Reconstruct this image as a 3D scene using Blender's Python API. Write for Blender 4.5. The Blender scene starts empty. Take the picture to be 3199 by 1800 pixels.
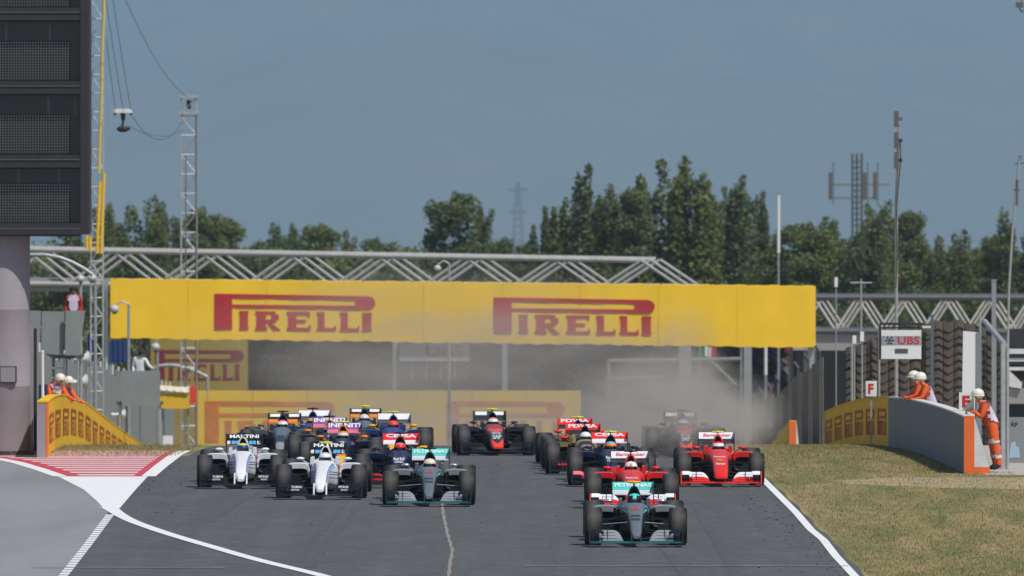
import bpy, math, random
import numpy as np
from mathutils import Vector, Matrix
R = math.radians
SC = bpy.context.scene
COL = SC.collection

# ------------------------------------------------------------------ camera
F_PX, PW, PH, CAM_H, V_H = 33000.0, 3199.0, 1800.0, 7.5, 370.0
cam_d = bpy.data.cameras.new('camera'); cam = bpy.data.objects.new('camera', cam_d); COL.objects.link(cam)
cam.location = (0, 0, CAM_H); cam.rotation_euler = (R(90), 0, 0)
cam_d.sensor_fit = 'HORIZONTAL'; cam_d.sensor_width = 36.0
cam_d.lens = F_PX / PW * 36.0
cam_d.shift_y = (V_H - PH / 2) / PW
cam_d.clip_start = 1.0; cam_d.clip_end = 40000.0
cam_d.dof.use_dof = True; cam_d.dof.focus_distance = 200.0; cam_d.dof.aperture_fstop = 4.3
SC.camera = cam

# ------------------------------------------------------------------ sky, sun, exposure
SUN_EL, SUN_AZ = R(57), math.atan2(0.66, -0.75)          # azimuth measured from +Y towards +X
world = bpy.data.worlds.new('World'); SC.world = world; world.use_nodes = True
wn = world.node_tree; wn.nodes.clear()
sky = wn.nodes.new('ShaderNodeTexSky'); sky.sky_type = 'NISHITA'; sky.sun_disc = False
sky.sun_elevation = SUN_EL; sky.sun_rotation = SUN_AZ; sky.air_density = 1.0; sky.dust_density = 0.8
bg = wn.nodes.new('ShaderNodeBackground'); bg.inputs[1].default_value = 0.09
wo = wn.nodes.new('ShaderNodeOutputWorld')
wn.links.new(sky.outputs[0], bg.inputs[0]); wn.links.new(bg.outputs[0], wo.inputs[0])
sun_d = bpy.data.lights.new('sun', 'SUN'); sun_d.energy = 4.2; sun_d.angle = R(0.53); sun_d.color = (1.0, 0.955, 0.89)
sun = bpy.data.objects.new('sun', sun_d); COL.objects.link(sun)
to_sun = Vector((math.sin(SUN_AZ) * math.cos(SUN_EL), math.cos(SUN_AZ) * math.cos(SUN_EL), math.sin(SUN_EL)))
sun.rotation_euler = to_sun.to_track_quat('Z', 'Y').to_euler(); sun.location = (60, 100, 120)
SC.view_settings.view_transform = 'Standard'; SC.view_settings.look = 'None'
SC.view_settings.exposure = 0.0; SC.view_settings.gamma = 1.0; SC.view_settings.use_curve_mapping = False
SC.render.engine = 'CYCLES'
SC.cycles.use_denoising = True
SC.cycles.max_bounces = 6; SC.cycles.diffuse_bounces = 3; SC.cycles.glossy_bounces = 3; SC.cycles.volume_bounces = 1
SC.cycles.transparent_max_bounces = 12; SC.cycles.volume_step_rate = 1.0; SC.cycles.volume_max_steps = 64
SC.render.film_transparent = False

# ------------------------------------------------------------------ placing things
K_SAG, Y0, Y1, Y2 = 2.9e-4, 215.0, 290.0, 500.0
def gz(y):                                   # height of the ground: level, then over a crest and downhill
    if y <= Y0: return 0.0
    if y <= Y1: return -K_SAG * (y - Y0) ** 2
    z1, s1 = -K_SAG * (Y1 - Y0) ** 2, -2 * K_SAG * (Y1 - Y0)
    return z1 + s1 * (min(y, Y2) - Y1) - 0.0175 * max(0.0, y - 700.0)   # then a plain that keeps falling gently
def gslope(y):
    if y <= Y0 or y >= Y2: return 0.0
    return -2 * K_SAG * (min(y, Y1) - Y0)
def X(u, y): return (u - PW / 2) * y / F_PX      # world x of a picture column at distance y
def Z(v, y): return CAM_H - (v - V_H) * y / F_PX # world z of a picture row at distance y
def P(u, v, y): return Vector((X(u, y), y, Z(v, y)))
def Yg(v): return CAM_H * F_PX / (v - V_H)       # distance of a level-ground row
def G(u, v):                                     # ground point seen at a picture row (level part)
    y = Yg(v)
    if y > Y0:                                   # a few Newton steps over the sag
        for _ in range(30):
            f = (CAM_H - gz(y)) * F_PX / y + V_H - v
            d = (-gslope(y)) * F_PX / y - (CAM_H - gz(y)) * F_PX / y ** 2
            if abs(d) < 0.4: break
            y = min(y - f / d, 262.0)
    return X(u, y), y

# ------------------------------------------------------------------ materials
MATS = {}
def mat(name, col, rough=0.6, metal=0.0, coat=0.0, var=0.0, scale=6.0, bump=0.0, bscale=40.0, spec=0.5, col2=None, sheen=0.0, detail=4.0):
    if name in MATS: return MATS[name]
    m = bpy.data.materials.new(name); m.use_nodes = True; nt = m.node_tree
    b = nt.nodes['Principled BSDF']
    b.inputs['Base Color'].default_value = (*col, 1); b.inputs['Roughness'].default_value = rough
    b.inputs['Metallic'].default_value = metal; b.inputs['Coat Weight'].default_value = coat
    b.inputs['Coat Roughness'].default_value = 0.06; b.inputs['Specular IOR Level'].default_value = spec
    if sheen: b.inputs['Sheen Weight'].default_value = sheen
    if var or col2 or bump:
        tc = nt.nodes.new('ShaderNodeTexCoord')
    if var or col2:
        n = nt.nodes.new('ShaderNodeTexNoise'); n.inputs['Scale'].default_value = scale; n.inputs['Detail'].default_value = detail
        n.inputs['Roughness'].default_value = 0.65
        nt.links.new(tc.outputs['Object'], n.inputs['Vector'])
        r = nt.nodes.new('ShaderNodeValToRGB'); r.color_ramp.elements[0].position = 0.3; r.color_ramp.elements[1].position = 0.7
        c2 = col2 or tuple(c * (1 + var) for c in col); c1 = col if col2 else tuple(c * (1 - var) for c in col)
        r.color_ramp.elements[0].color = (*c1, 1); r.color_ramp.elements[1].color = (*c2, 1)
        nt.links.new(n.outputs['Fac'], r.inputs[0]); nt.links.new(r.outputs[0], b.inputs['Base Color'])
    if bump:
        n2 = nt.nodes.new('ShaderNodeTexNoise'); n2.inputs['Scale'].default_value = bscale; n2.inputs['Detail'].default_value = 3
        nt.links.new(tc.outputs['Object'], n2.inputs['Vector'])
        bp = nt.nodes.new('ShaderNodeBump'); bp.inputs['Strength'].default_value = bump; bp.inputs['Distance'].default_value = 0.02
        nt.links.new(n2.outputs['Fac'], bp.inputs['Height']); nt.links.new(bp.outputs[0], b.inputs['Normal'])
    MATS[name] = m
    return m
def node_mat(name):
    m = bpy.data.materials.new(name); m.use_nodes = True; MATS[name] = m
    return m, m.node_tree, m.node_tree.nodes['Principled BSDF']
def noise(nt, vec, scale, detail=4, rough=0.6, mapscale=None):
    if mapscale:
        mp = nt.nodes.new('ShaderNodeMapping'); mp.inputs['Scale'].default_value = mapscale
        nt.links.new(vec, mp.inputs['Vector']); vec = mp.outputs[0]
    n = nt.nodes.new('ShaderNodeTexNoise'); n.inputs['Scale'].default_value = scale
    n.inputs['Detail'].default_value = detail; n.inputs['Roughness'].default_value = rough
    nt.links.new(vec, n.inputs['Vector']); return n.outputs['Fac']
def ramp(nt, fac, stops):
    r = nt.nodes.new('ShaderNodeValToRGB'); e = r.color_ramp.elements
    while len(e) < len(stops): e.new(0.5)
    for k, (p, c) in enumerate(stops):
        e[k].position = p; e[k].color = (*c, 1) if len(c) == 3 else c
    nt.links.new(fac, r.inputs[0]); return r.outputs[0]
def mixc(nt, fac, a, b, mode='MIX'):
    m = nt.nodes.new('ShaderNodeMix'); m.data_type = 'RGBA'; m.blend_type = mode
    for sock, val in ((m.inputs[0], fac), (m.inputs[6], a), (m.inputs[7], b)):
        if isinstance(val, (int, float)): sock.default_value = val
        elif isinstance(val, tuple): sock.default_value = (*val, 1) if len(val) == 3 else val
        else: nt.links.new(val, sock)
    return m.outputs[2]

# ------------------------------------------------------------------ mesh building
class MB:
    def __init__(s): s.v, s.f, s.m = [], [], []
    def add(s, vs, fs, mi=0):
        o = len(s.v); s.v.extend(tuple(p) for p in vs)
        for f in fs: s.f.append(tuple(i + o for i in f)); s.m.append(mi)
        return s
    def box(s, c, size, mi=0, rot=None):
        x, y, z = (d / 2 for d in size)
        vs = [Vector((a * x, b * y, e * z)) for a in (-1, 1) for b in (-1, 1) for e in (-1, 1)]
        if rot is not None: vs = [rot @ p for p in vs]
        c = Vector(c)
        return s.add([p + c for p in vs], [(0, 1, 3, 2), (4, 6, 7, 5), (0, 4, 5, 1), (2, 3, 7, 6), (0, 2, 6, 4), (1, 5, 7, 3)], mi)
    def tube(s, p0, p1, r0, r1=None, n=8, mi=0, caps=True, flat=1.0):
        p0, p1 = Vector(p0), Vector(p1); r1 = r0 if r1 is None else r1
        d = (p1 - p0)
        if d.length < 1e-7: return s
        d.normalize(); a = Vector((0, 0, 1)) if abs(d.z) < 0.9 else Vector((1, 0, 0))
        e1 = d.cross(a).normalized(); e2 = d.cross(e1).normalized()
        ring = lambda p, r: [p + e1 * (r * math.cos(2 * math.pi * k / n)) + e2 * (r * flat * math.sin(2 * math.pi * k / n)) for k in range(n)]
        fs = [(k, (k + 1) % n, n + (k + 1) % n, n + k) for k in range(n)]
        if caps: fs += [tuple(range(n))[::-1], tuple(range(n, 2 * n))]
        return s.add(ring(p0, r0) + ring(p1, r1), fs, mi)
    def path(s, pts, r, n=6, mi=0):
        for a, b in zip(pts[:-1], pts[1:]): s.tube(a, b, r, r, n, mi)
        return s
    def loft(s, rings, mi=0, caps=(True, True), paint=None, closed=True):
        n = len(rings[0]); vs = [p for r in rings for p in r]; o = len(s.v); s.v.extend(tuple(p) for p in vs)
        for i in range(len(rings) - 1):
            for k in range(n if closed else n - 1):
                j = (k + 1) % n
                f = (i * n + k, i * n + j, (i + 1) * n + j, (i + 1) * n + k)
                s.f.append(tuple(q + o for q in f))
                if paint:
                    c = sum((Vector(vs[q]) for q in f), Vector()) / 4; s.m.append(paint(c))
                else: s.m.append(mi)
        if caps[0]: s.f.append(tuple(o + k for k in range(n))[::-1]); s.m.append(paint(Vector(vs[0])) if paint else mi)
        if caps[1]: s.f.append(tuple(o + (len(rings) - 1) * n + k for k in range(n))); s.m.append(paint(Vector(vs[-1])) if paint else mi)
        return s
    def lathe(s, prof, n=24, axis='z', c=(0, 0, 0), mi=0, closed=False):
        rings = []
        for k in range(n):
            a = 2 * math.pi * k / n; ca, sa = math.cos(a), math.sin(a)
            if axis == 'z': rings.append([(c[0] + r * ca, c[1] + r * sa, c[2] + h) for r, h in prof])
            else: rings.append([(c[0] + h, c[1] + r * ca, c[2] + r * sa) for r, h in prof])
        m = len(prof); o = len(s.v); s.v.extend(p for r in rings for p in r)
        for k in range(n):
            j = (k + 1) % n
            for i in range(m if closed else m - 1):
                i2 = (i + 1) % m
                s.f.append((o + k * m + i, o + j * m + i, o + j * m + i2, o + k * m + i2)); s.m.append(mi)
        return s
    def prism(s, poly, plane, a, b, mi=0):
        n = len(poly)
        def mk(p, q): return {'xz': (p[0], q, p[1]), 'yz': (q, p[0], p[1]), 'xy': (p[0], p[1], q)}[plane]
        return s.add([mk(p, a) for p in poly] + [mk(p, b) for p in poly],
                     [tuple(range(n))[::-1], tuple(range(n, 2 * n))] + [(k, (k + 1) % n, n + (k + 1) % n, n + k) for k in range(n)], mi)
    def ellipsoid(s, c, r, nu=14, nv=9, mi=0):
        vs = [(c[0], c[1], c[2] - r[2])]
        for i in range(1, nv):
            t = -math.pi / 2 + math.pi * i / nv
            for k in range(nu):
                a = 2 * math.pi * k / nu
                vs.append((c[0] + r[0] * math.cos(t) * math.cos(a), c[1] + r[1] * math.cos(t) * math.sin(a), c[2] + r[2] * math.sin(t)))
        vs.append((c[0], c[1], c[2] + r[2])); fs = [(0, 1 + (k + 1) % nu, 1 + k) for k in range(nu)]
        for i in range(nv - 2):
            for k in range(nu):
                a = 1 + i * nu + k; b = 1 + i * nu + (k + 1) % nu; fs.append((a, b, b + nu, a + nu))
        t = len(vs) - 1; fs += [(t, t - nu + k, t - nu + (k + 1) % nu) for k in range(nu)]
        return s.add(vs, fs, mi)
    def mesh(s, name, mats, smooth=None, fix=True):
        me = bpy.data.meshes.new(name); me.from_pydata(s.v, [], s.f)
        for m in (mats if isinstance(mats, (list, tuple)) else [mats]): me.materials.append(MATS[m] if isinstance(m, str) else m)
        if any(s.m): me.polygons.foreach_set('material_index', s.m)
        if smooth is not None:
            me.polygons.foreach_set('use_smooth', [True] * len(me.polygons))
            if smooth < 179: me.set_sharp_from_angle(angle=R(smooth))
        if fix:
            import bmesh
            bm = bmesh.new(); bm.from_mesh(me); bmesh.ops.recalc_face_normals(bm, faces=bm.faces); bm.to_mesh(me); bm.free()
        me.update(); return me
    def obj(s, name, mats, parent=None, smooth=None, loc=None, fix=True):
        return put(name, s.mesh(name, mats, smooth, fix), parent, loc)
def put(name, me, parent=None, loc=None):
    o = bpy.data.objects.new(name, me); COL.objects.link(o)
    if parent is not None: o.parent = parent
    if loc is not None: o.location = loc
    return o
def empty(name, loc=(0, 0, 0), rz=0.0, label=None, cat=None, group=None):
    o = bpy.data.objects.new(name, None); COL.objects.link(o); o.location = loc; o.rotation_euler = (0, 0, rz); o.empty_display_size = 0.2
    if label: tag(o, label, cat, group)
    return o
def tag(o, label=None, cat=None, group=None, kind=None):
    if label: o['label'] = label
    if cat: o['category'] = cat
    if group: o['group'] = group
    if kind: o['kind'] = kind
    return o
TXT = {}
def text_polys(body, bold=0.0):
    k = (body, bold)
    if k in TXT: return TXT[k]
    cu = bpy.data.curves.new('lettering', 'FONT'); cu.body = body; cu.size = 1.0; cu.offset = bold; cu.resolution_u = 3
    o = bpy.data.objects.new('lettering', cu); COL.objects.link(o)
    dg = bpy.context.evaluated_depsgraph_get(); me = o.evaluated_get(dg).to_mesh()
    vs = [(v.co.x, v.co.y) for v in me.vertices]; fs = [tuple(p.vertices) for p in me.polygons]
    o.evaluated_get(dg).to_mesh_clear(); bpy.data.objects.remove(o); bpy.data.curves.remove(cu)
    xs, ys = [v[0] for v in vs], [v[1] for v in vs]; x0, x1, y0, y1 = min(xs), max(xs), min(ys), max(ys)
    vs = [((a - x0) / (x1 - x0) - 0.5, (b - y0) / (y1 - y0) - 0.5) for a, b in vs]
    TXT[k] = (vs, fs); return TXT[k]
def lettering(body, w, h, fn, mats, parent, name='lettering', bold=0.0):
    """letters in a w x h field; fn(a, b) gives the point on the carrying surface"""
    vs, fs = text_polys(body, bold); mb = MB(); mb.add([fn(a * w, b * h) for a, b in vs], fs)
    return mb.obj(name, mats, parent, fix=False)

# ================================================================== the setting: ground, track, hills, haze
def vrow(y): return V_H + (CAM_H - gz(y)) * F_PX / y
def curve(pts):
    pts = sorted(pts, key=lambda p: p[1]); vv = [p[1] for p in pts]; uu = [p[0] for p in pts]
    return lambda y: X(float(np.interp(vrow(y), vv, uu)), y)
def rows(ya, yb, step=1.0):
    r = [ya] + [float(k) for k in np.arange(math.ceil(ya + 1e-6), math.floor(yb - 1e-6) + 1, step)] + [yb]
    return r
def sheet(name, mats, ya, yb, fl, fr, dz, parent=None, step=1.0, cols=1):
    mb = MB(); rs = rows(ya, yb, step); n = cols + 1
    vs = [(fl(y) + (fr(y) - fl(y)) * k / cols, y, gz(y) + dz) for y in rs for k in range(n)]
    fs = [(i * n + k, i * n + k + 1, (i + 1) * n + k + 1, (i + 1) * n + k) for i in range(len(rs) - 1) for k in range(cols)]
    mb.add(vs, fs); return mb.obj(name, mats, parent, fix=False)

# --- materials of the ground
m, nt, b = node_mat('asphalt')
tc = nt.nodes.new('ShaderNodeTexCoord'); v = tc.outputs['Object']
big = noise(nt, v, 0.6, 4, 0.6, (1.0, 0.5, 1)); fine = noise(nt, v, 5.0, 5, 0.75, (1.2, 1.0, 1)); mott = noise(nt, v, 1.7, 4, 0.7); streak = noise(nt, v, 1.0, 3, 0.6, (2.0, 0.02, 1))
c = ramp(nt, big, [(0.3, (0.082, 0.085, 0.087)), (0.7, (0.104, 0.106, 0.108))])
c = mixc(nt, 0.22, c, ramp(nt, streak, [(0.3, (0.060, 0.062, 0.064)), (0.68, (0.115, 0.116, 0.118))]))
c = mixc(nt, 0.9, c, ramp(nt, mott, [(0.30, (0.40, 0.40, 0.40)), (0.7, (0.58, 0.58, 0.58))]), 'OVERLAY')
c = mixc(nt, 0.9, c, ramp(nt, fine, [(0.30, (0.40, 0.40, 0.40)), (0.7, (0.62, 0.62, 0.62))]), 'OVERLAY')
nt.links.new(c, b.inputs['Base Color']); b.inputs['Roughness'].default_value = 0.92; b.inputs['Specular IOR Level'].default_value = 0.18
m, nt, b = node_mat('light_asphalt')
tc = nt.nodes.new('ShaderNodeTexCoord'); v = tc.outputs['Object']
big = noise(nt, v, 0.35, 4, 0.6, (1.0, 0.12, 1)); fine = noise(nt, v, 9.0, 4, 0.7, (1.6, 0.35, 1)); streak = noise(nt, v, 1.4, 3, 0.6, (0.5, 0.05, 1))
c = ramp(nt, big, [(0.3, (0.215, 0.222, 0.226)), (0.7, (0.265, 0.272, 0.275))])
c = mixc(nt, 0.45, c, ramp(nt, streak, [(0.35, (0.18, 0.186, 0.19)), (0.6, (0.26, 0.267, 0.27))]))
c = mixc(nt, 0.5, c, ramp(nt, fine, [(0.3, (0.44, 0.44, 0.44)), (0.7, (0.56, 0.56, 0.56))]), 'OVERLAY')
nt.links.new(c, b.inputs['Base Color']); b.inputs['Roughness'].default_value = 0.92; b.inputs['Specular IOR Level'].default_value = 0.2
m, nt, b = node_mat('dry_grass')
tc = nt.nodes.new('ShaderNodeTexCoord'); v = tc.outputs['Object']
pat = noise(nt, v, 0.55, 5, 0.62, (1.0, 0.22, 1)); pat2 = noise(nt, v, 0.9, 4, 0.6, (1.3, 0.16, 1)); fine = noise(nt, v, 7.0, 5, 0.75, (2.2, 0.6, 1))
c = ramp(nt, pat, [(0.28, (0.135, 0.130, 0.052)), (0.47, (0.235, 0.198, 0.088)), (0.7, (0.37, 0.27, 0.145))])
c = mixc(nt, ramp(nt, pat2, [(0.45, (0, 0, 0)), (0.60, (0.85, 0.85, 0.85))]), c, (0.135, 0.155, 0.055))
c = mixc(nt, 0.85, c, ramp(nt, fine, [(0.3, (0.30, 0.30, 0.30)), (0.7, (0.70, 0.70, 0.70))]), 'OVERLAY')
nt.links.new(c, b.inputs['Base Color']); b.inputs['Roughness'].default_value = 0.95; b.inputs['Specular IOR Level'].default_value = 0.1
mat('grass_blade', (0.19, 0.18, 0.065), 0.8, col2=(0.36, 0.28, 0.14), scale=0.7, spec=0.2)
mat('white_paint', (0.78, 0.78, 0.77), 0.6, var=0.05, scale=3.0, spec=0.3)
mat('worn_white', (0.62, 0.62, 0.60), 0.7, var=0.25, scale=2.2, spec=0.3)
mat('red_paint', (0.55, 0.055, 0.075), 0.6, var=0.10, scale=2.0, spec=0.3)
mat('pink_white_paint', (0.76, 0.64, 0.63), 0.6, var=0.10, scale=2.5, spec=0.3)
mat('faint_line', (0.125, 0.127, 0.13), 0.8, col2=(0.30, 0.30, 0.30), scale=1.6)
mat('tan_seam', (0.24, 0.215, 0.19), 0.8, var=0.2, scale=3.0)
mat('dust_ground', (0.40, 0.36, 0.32), 0.95, var=0.18, scale=1.2)
mat('tyre_rubber', (0.084, 0.086, 0.089), 0.9, var=0.12, scale=2.0, spec=0.2); mat('worn_soil', (0.25, 0.205, 0.105), 0.95, col2=(0.42, 0.325, 0.19), scale=1.1); mat('rubber_bits', (0.02, 0.02, 0.02), 0.9)

# --- ground sheet out to the foot of the hills
yr = sorted(set([-200.0, 0.0, 100.0, 150.0] + [float(k) for k in range(160, 501)] + [560.0, 700.0, 1000.0, 1500.0, 2200.0, 3200.0, 4200.0, 6000.0, 9000.0, 14000.0, 19500.0]))
mb = MB(); xs = [-6500, -600, -60, 60, 600, 6500]; n = len(xs)
mb.add([(x, y, gz(y)) for y in yr for x in xs], [(i * n + k, i * n + k + 1, (i + 1) * n + k + 1, (i + 1) * n + k) for i in range(len(yr) - 1) for k in range(n - 1)])
tag(mb.obj('ground', 'dry_grass', fix=False), kind='structure')

# --- track, run-off and painted markings
R_LINE = [(2300, 1404), (2352, 1470), (2390, 1508), (2433, 1551), (2487, 1605), (2533.5, 1659), (2572, 1690), (2611, 1741), (2658, 1791), (2740, 1880), (2830, 1980)]
c_line = curve(R_LINE)
def x_right(y): return c_line(y) if y < 236 else 5.08
L_RIGHT = [(590, 1400), (574, 1409), (543, 1423), (497, 1457), (450, 1496), (407, 1543), (367, 1590), (352, 1600)]
c_lr = curve(L_RIGHT)
L_LEFT = [(-700, 1395), (-200, 1416), (0, 1437), (60, 1449), (130, 1470), (205, 1496), (278, 1533), (320, 1570), (345, 1597)]
c_ll = curve(L_LEFT)
HATCH = [(345, 1597), (338, 1605), (262, 1706), (190, 1797), (120, 1880), (30, 1990)]
c_h = curve(HATCH)
APEX_Y = G(345, 1597)[1]
def x_left(y): return c_lr(y) if y < 240 else -7.35 - 0.002 * (y - 240)
yT = Yg(1597)
tag(sheet('race_track', 'asphalt', 120.0, 500.0, lambda y: (x_left(y) if y > yT else -30.0), lambda y: x_right(y) + 0.125 + 0.0012 * (230 - min(y, 230)) + 0.03 * math.sin(y * 0.9), 0.004, cols=2), kind='structure')
tag(sheet('run_off_area', 'light_asphalt', 120.0, 238.0, lambda y: -40.0, lambda y: (c_ll(y) if y > yT else c_h(y)), 0.008, cols=2), kind='structure')
sheet('edge_line', 'white_paint', 140.0, 300.0, lambda y: x_right(y) - 0.075, lambda y: x_right(y) + 0.075, 0.016)
tag(bpy.data.objects['edge_line'], kind='structure')
ya, yb = G(480, 1492)[1], G(560, 1411)[1]
tag(sheet('painted_island', 'white_paint', yT, ya + 0.0, lambda y: c_ll(y) - 0.10, lambda y: c_lr(y) + 0.05, 0.012), kind='structure')
red = tag(sheet('red_kerb', 'red_paint', ya, yb, lambda y: max(c_ll(y), -22), lambda y: c_lr(y) - 0.02, 0.012, cols=3), kind='structure')
for nm, f, w in (('left_border', c_ll, 0.30), ('right_border', c_lr, 0.30)):
    tag(sheet('border_line', 'white_paint', ya, yb - 0.2, (lambda y, f=f, w=w, nm=nm: max(f(y), -24) - (w * 0.6 if nm[0] == 'l' else w * 0.3)), (lambda y, f=f, w=w, nm=nm: max(f(y), -24) + (w * 0.4 if nm[0] == 'l' else w * 0.7)), 0.016), kind='structure')
NS = 14; pitch = (yb - ya - 0.3) / NS
for k in range(NS):
    y0_ = ya + 0.55 + k * pitch
    s_ = sheet('painted_stripe', 'pink_white_paint', y0_, y0_ + pitch * 0.46, lambda y: max(c_ll(y) + 0.42, -21), lambda y: c_lr(y) - 0.26, 0.016, red)
sweep = [(338, 1588), (349, 1594), (388, 1622), (446, 1645), (543, 1678), (660, 1711), (776, 1746), (893, 1775), (994, 1798), (1130, 1838), (1300, 1890)]
# the sweeping line: a ribbon along its own course
mb = MB(); pts = []
for i in range(len(sweep) - 1):
    for t in np.linspace(0, 1, 8, endpoint=False):
        u_, v_ = [a + (b_ - a) * t for a, b_ in zip(sweep[i], sweep[i + 1])]
        pts.append(Vector((*G(u_, v_), 0)))
sm = [sum(pts[max(0, i - 5):i + 6], Vector()) / len(pts[max(0, i - 5):i + 6]) for i in range(len(pts))]
vs = []
for i, p in enumerate(sm):
    d = (sm[min(i + 1, len(sm) - 1)] - sm[max(i - 1, 0)]).normalized(); nrm = Vector((-d.y, d.x, 0)) * 0.115
    w_ = 1.0 + 0.9 * math.exp(-i / 6)
    for sg in (-1, 1):
        q = p + nrm * sg * w_; vs.append((q.x, q.y, gz(q.y) + 0.016))
mb.add(vs, [(2 * i, 2 * i + 1, 2 * i + 3, 2 * i + 2) for i in range(len(sm) - 1)])
tag(mb.obj('sweeping_line', 'white_paint', fix=False), kind='structure')
hl = empty('hatched_line', (0, 0, 0)); tag(hl, kind='structure')
y_ = Yg(1612)
while y_ > 165:
    sheet('painted_bar', 'white_paint', y_ - 0.62, y_, lambda y: c_h(y) - 0.01, lambda y: c_h(y) + 0.145, 0.016, hl)
    sheet('bar_gap', 'light_asphalt', y_ - 0.98, y_ - 0.62, lambda y: c_h(y) - 0.01, lambda y: c_h(y) + 0.145, 0.016, hl)
    y_ -= 0.98
for a, b_, v_ in ((1640, 2700, 1773), (100, 700, 1778)):
    yy = Yg(v_)
    tag(sheet('faint_cross_line', 'faint_line', yy - 0.06, yy + 0.06, lambda y, a=a: X(a, y), lambda y, b_=b_: min(X(b_, y), x_right(y) + 0.05), 0.022), kind='structure')
seam = curve([(1379, 1560), (1381, 1577), (1386, 1617), (1401, 1683), (1414, 1723), (1406, 1763), (1402, 1800), (1398, 1860)])
tag(sheet('tan_seam', 'tan_seam', 165, 212, lambda y: seam(y) - 0.03 - 0.012 * math.sin(y * 3), lambda y: seam(y) + 0.028 + 0.014 * math.sin(y * 2.1), 0.012, step=0.5 if False else 1.0), kind='structure')
tag(sheet('service_lane', 'dust_ground', 222.0, 420.0, lambda y: 9.95, lambda y: 30.0, 0.006), kind='structure')
sp_ = sheet('worn_path', 'worn_soil', 213.0, 220.5, lambda y: 6.6 + 2.2 * abs((y - 217.5) / 3.5) ** 2 + .25 * math.sin(y * 3.1), lambda y: 14.0, 0.005, cols=6); tag(sp_, kind='structure')
for k, (xa, xb, ya_, yb_) in enumerate(((-3.6, -3.2, 178, 206), (-3.35, -2.95, 176, 203), (2.9, 2.55, 170, 184), (.6, .9, 168, 196), (1.1, 1.35, 170, 190), (-5.6, -5.0, 196, 212), (3.7, 3.5, 168, 205))):
    fc_ = lambda y, xa=xa, xb=xb, ya_=ya_, yb_=yb_: xa + (xb - xa) * ((y - ya_) / (yb_ - ya_)) ** 1.6
    tag(sheet('tyre_mark', 'tyre_rubber', ya_, yb_, lambda y, f=fc_, yb_=yb_: f(y) - .10 * min(1, (yb_ - y) / 8), lambda y, f=fc_, yb_=yb_: f(y) + .10 * min(1, (yb_ - y) / 8), 0.008), kind='structure')
# --- rubber crumbs swept to the edges of the track
rng = np.random.default_rng(5); mb = MB()
for k in range(300):
    if k % 2: y_ = rng.uniform(172, 225); x_ = x_right(y_) - 0.1 - abs(rng.normal(0, 0.45))
    elif k % 3: y_ = rng.uniform(172, 236); x_ = rng.uniform(-8, 5)
    else: y_ = rng.uniform(200, 232); x_ = x_left(y_) + 0.2 + abs(rng.normal(0, 0.5))
    r_ = rng.uniform(0.0035, 0.009) * (1.6 if rng.random() < 0.06 else 1)
    mb.box((x_, y_, gz(y_) + 0.006 + r_ * 0.5), (r_ * 2.2, r_ * 5, r_), 0, Matrix.Rotation(rng.uniform(0, 3), 3, 'Z'))
tag(mb.obj('rubber_debris', 'rubber_bits'), 'scattered black rubber crumbs along the track edges', 'rubber debris', kind='stuff')

# --- grass tufts (uncountable)
def grass(name, label, n, sample, hmin, hmax, seed):
    rng = np.random.default_rng(seed); V = np.zeros((n * 3, 3)); 
    for i in range(n):
        x_, y_ = sample(rng); h = rng.uniform(hmin, hmax) * (0.6 + 0.8 * rng.random()); a = rng.uniform(0, 3.14); w = rng.uniform(0.006, 0.016)
        z_ = gz(y_); lx, ly = rng.normal(0, 0.35 * h, 2)
        V[3 * i] = (x_ - w * math.cos(a), y_ - w * math.sin(a), z_ - 0.01); V[3 * i + 1] = (x_ + w * math.cos(a), y_ + w * math.sin(a), z_ - 0.01); V[3 * i + 2] = (x_ + lx, y_ + ly, z_ + h)
    me = bpy.data.meshes.new(name); me.from_pydata(V.tolist(), [], [(3 * i, 3 * i + 1, 3 * i + 2) for i in range(n)])
    me.materials.append(MATS['grass_blade']); return tag(put(name, me), label, 'grass', kind='stuff')
def s1(rng):
    y_ = 172 + 100 * rng.random() ** 1.15; x0 = x_right(y_) + 0.24; x1 = min(max(X(3230, y_), 9.3), 9.4 if y_ > 224 else 10.6)
    t = rng.random(); return x0 + (x1 - x0) * t, y_
grass('dry_grass_blades', 'short dry grass on the verge right of the track', 60000, s1, 0.012, 0.045, 3)
def s2(rng):
    y_ = rng.uniform(238.5, 262); return rng.uniform(-13, -7.6), y_
grass('verge_grass_blades', 'thin strip of grass between red kerb and yellow barrier', 9000, s2, 0.02, 0.09, 4)

# --- hills beyond the plain, seen only through haze
m, nt, b = node_mat('hillside')
tc = nt.nodes.new('ShaderNodeTexCoord'); v = tc.outputs['Object']
pat = noise(nt, v, 0.0045, 6, 0.65, (1, 0.4, 2)); pat2 = noise(nt, v, 0.0035, 4, 0.55, (1, 0.2, 3))
c = ramp(nt, pat, [(0.35, (0.035, 0.050, 0.025)), (0.55, (0.075, 0.085, 0.045)), (0.68, (0.16, 0.13, 0.08))])
c = mixc(nt, ramp(nt, pat2, [(0.60, (0, 0, 0)), (0.74, (0.7, 0.7, 0.7))]), c, (0.20, 0.155, 0.11))
nt.links.new(c, b.inputs['Base Color']); b.inputs['Roughness'].default_value = 1.0; b.inputs['Specular IOR Level'].default_value = 0.0
nx, ny = 90, 60; rng = random.Random(8)
ph = [(rng.uniform(0, 6), rng.uniform(0, 6), rng.uniform(0.6, 1.4)) for _ in range(6)]
def hill(x, y):
    t = (y - 19000) / 9000; base = -350 + 1060 * max(0, t) ** 1.05
    w = sum(math.sin(x * 0.0008 * (k + 1) * f + a) * math.sin(y * 0.0007 * (k + 1) * f + b_) / (k + 1) for k, (a, b_, f) in enumerate(ph))
    return base + w * 75 * max(0, min(1, t * 2.5))
mb = MB(); gx = np.linspace(-6300, 6300, nx); gy = np.linspace(18800, 28500, ny)
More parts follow.
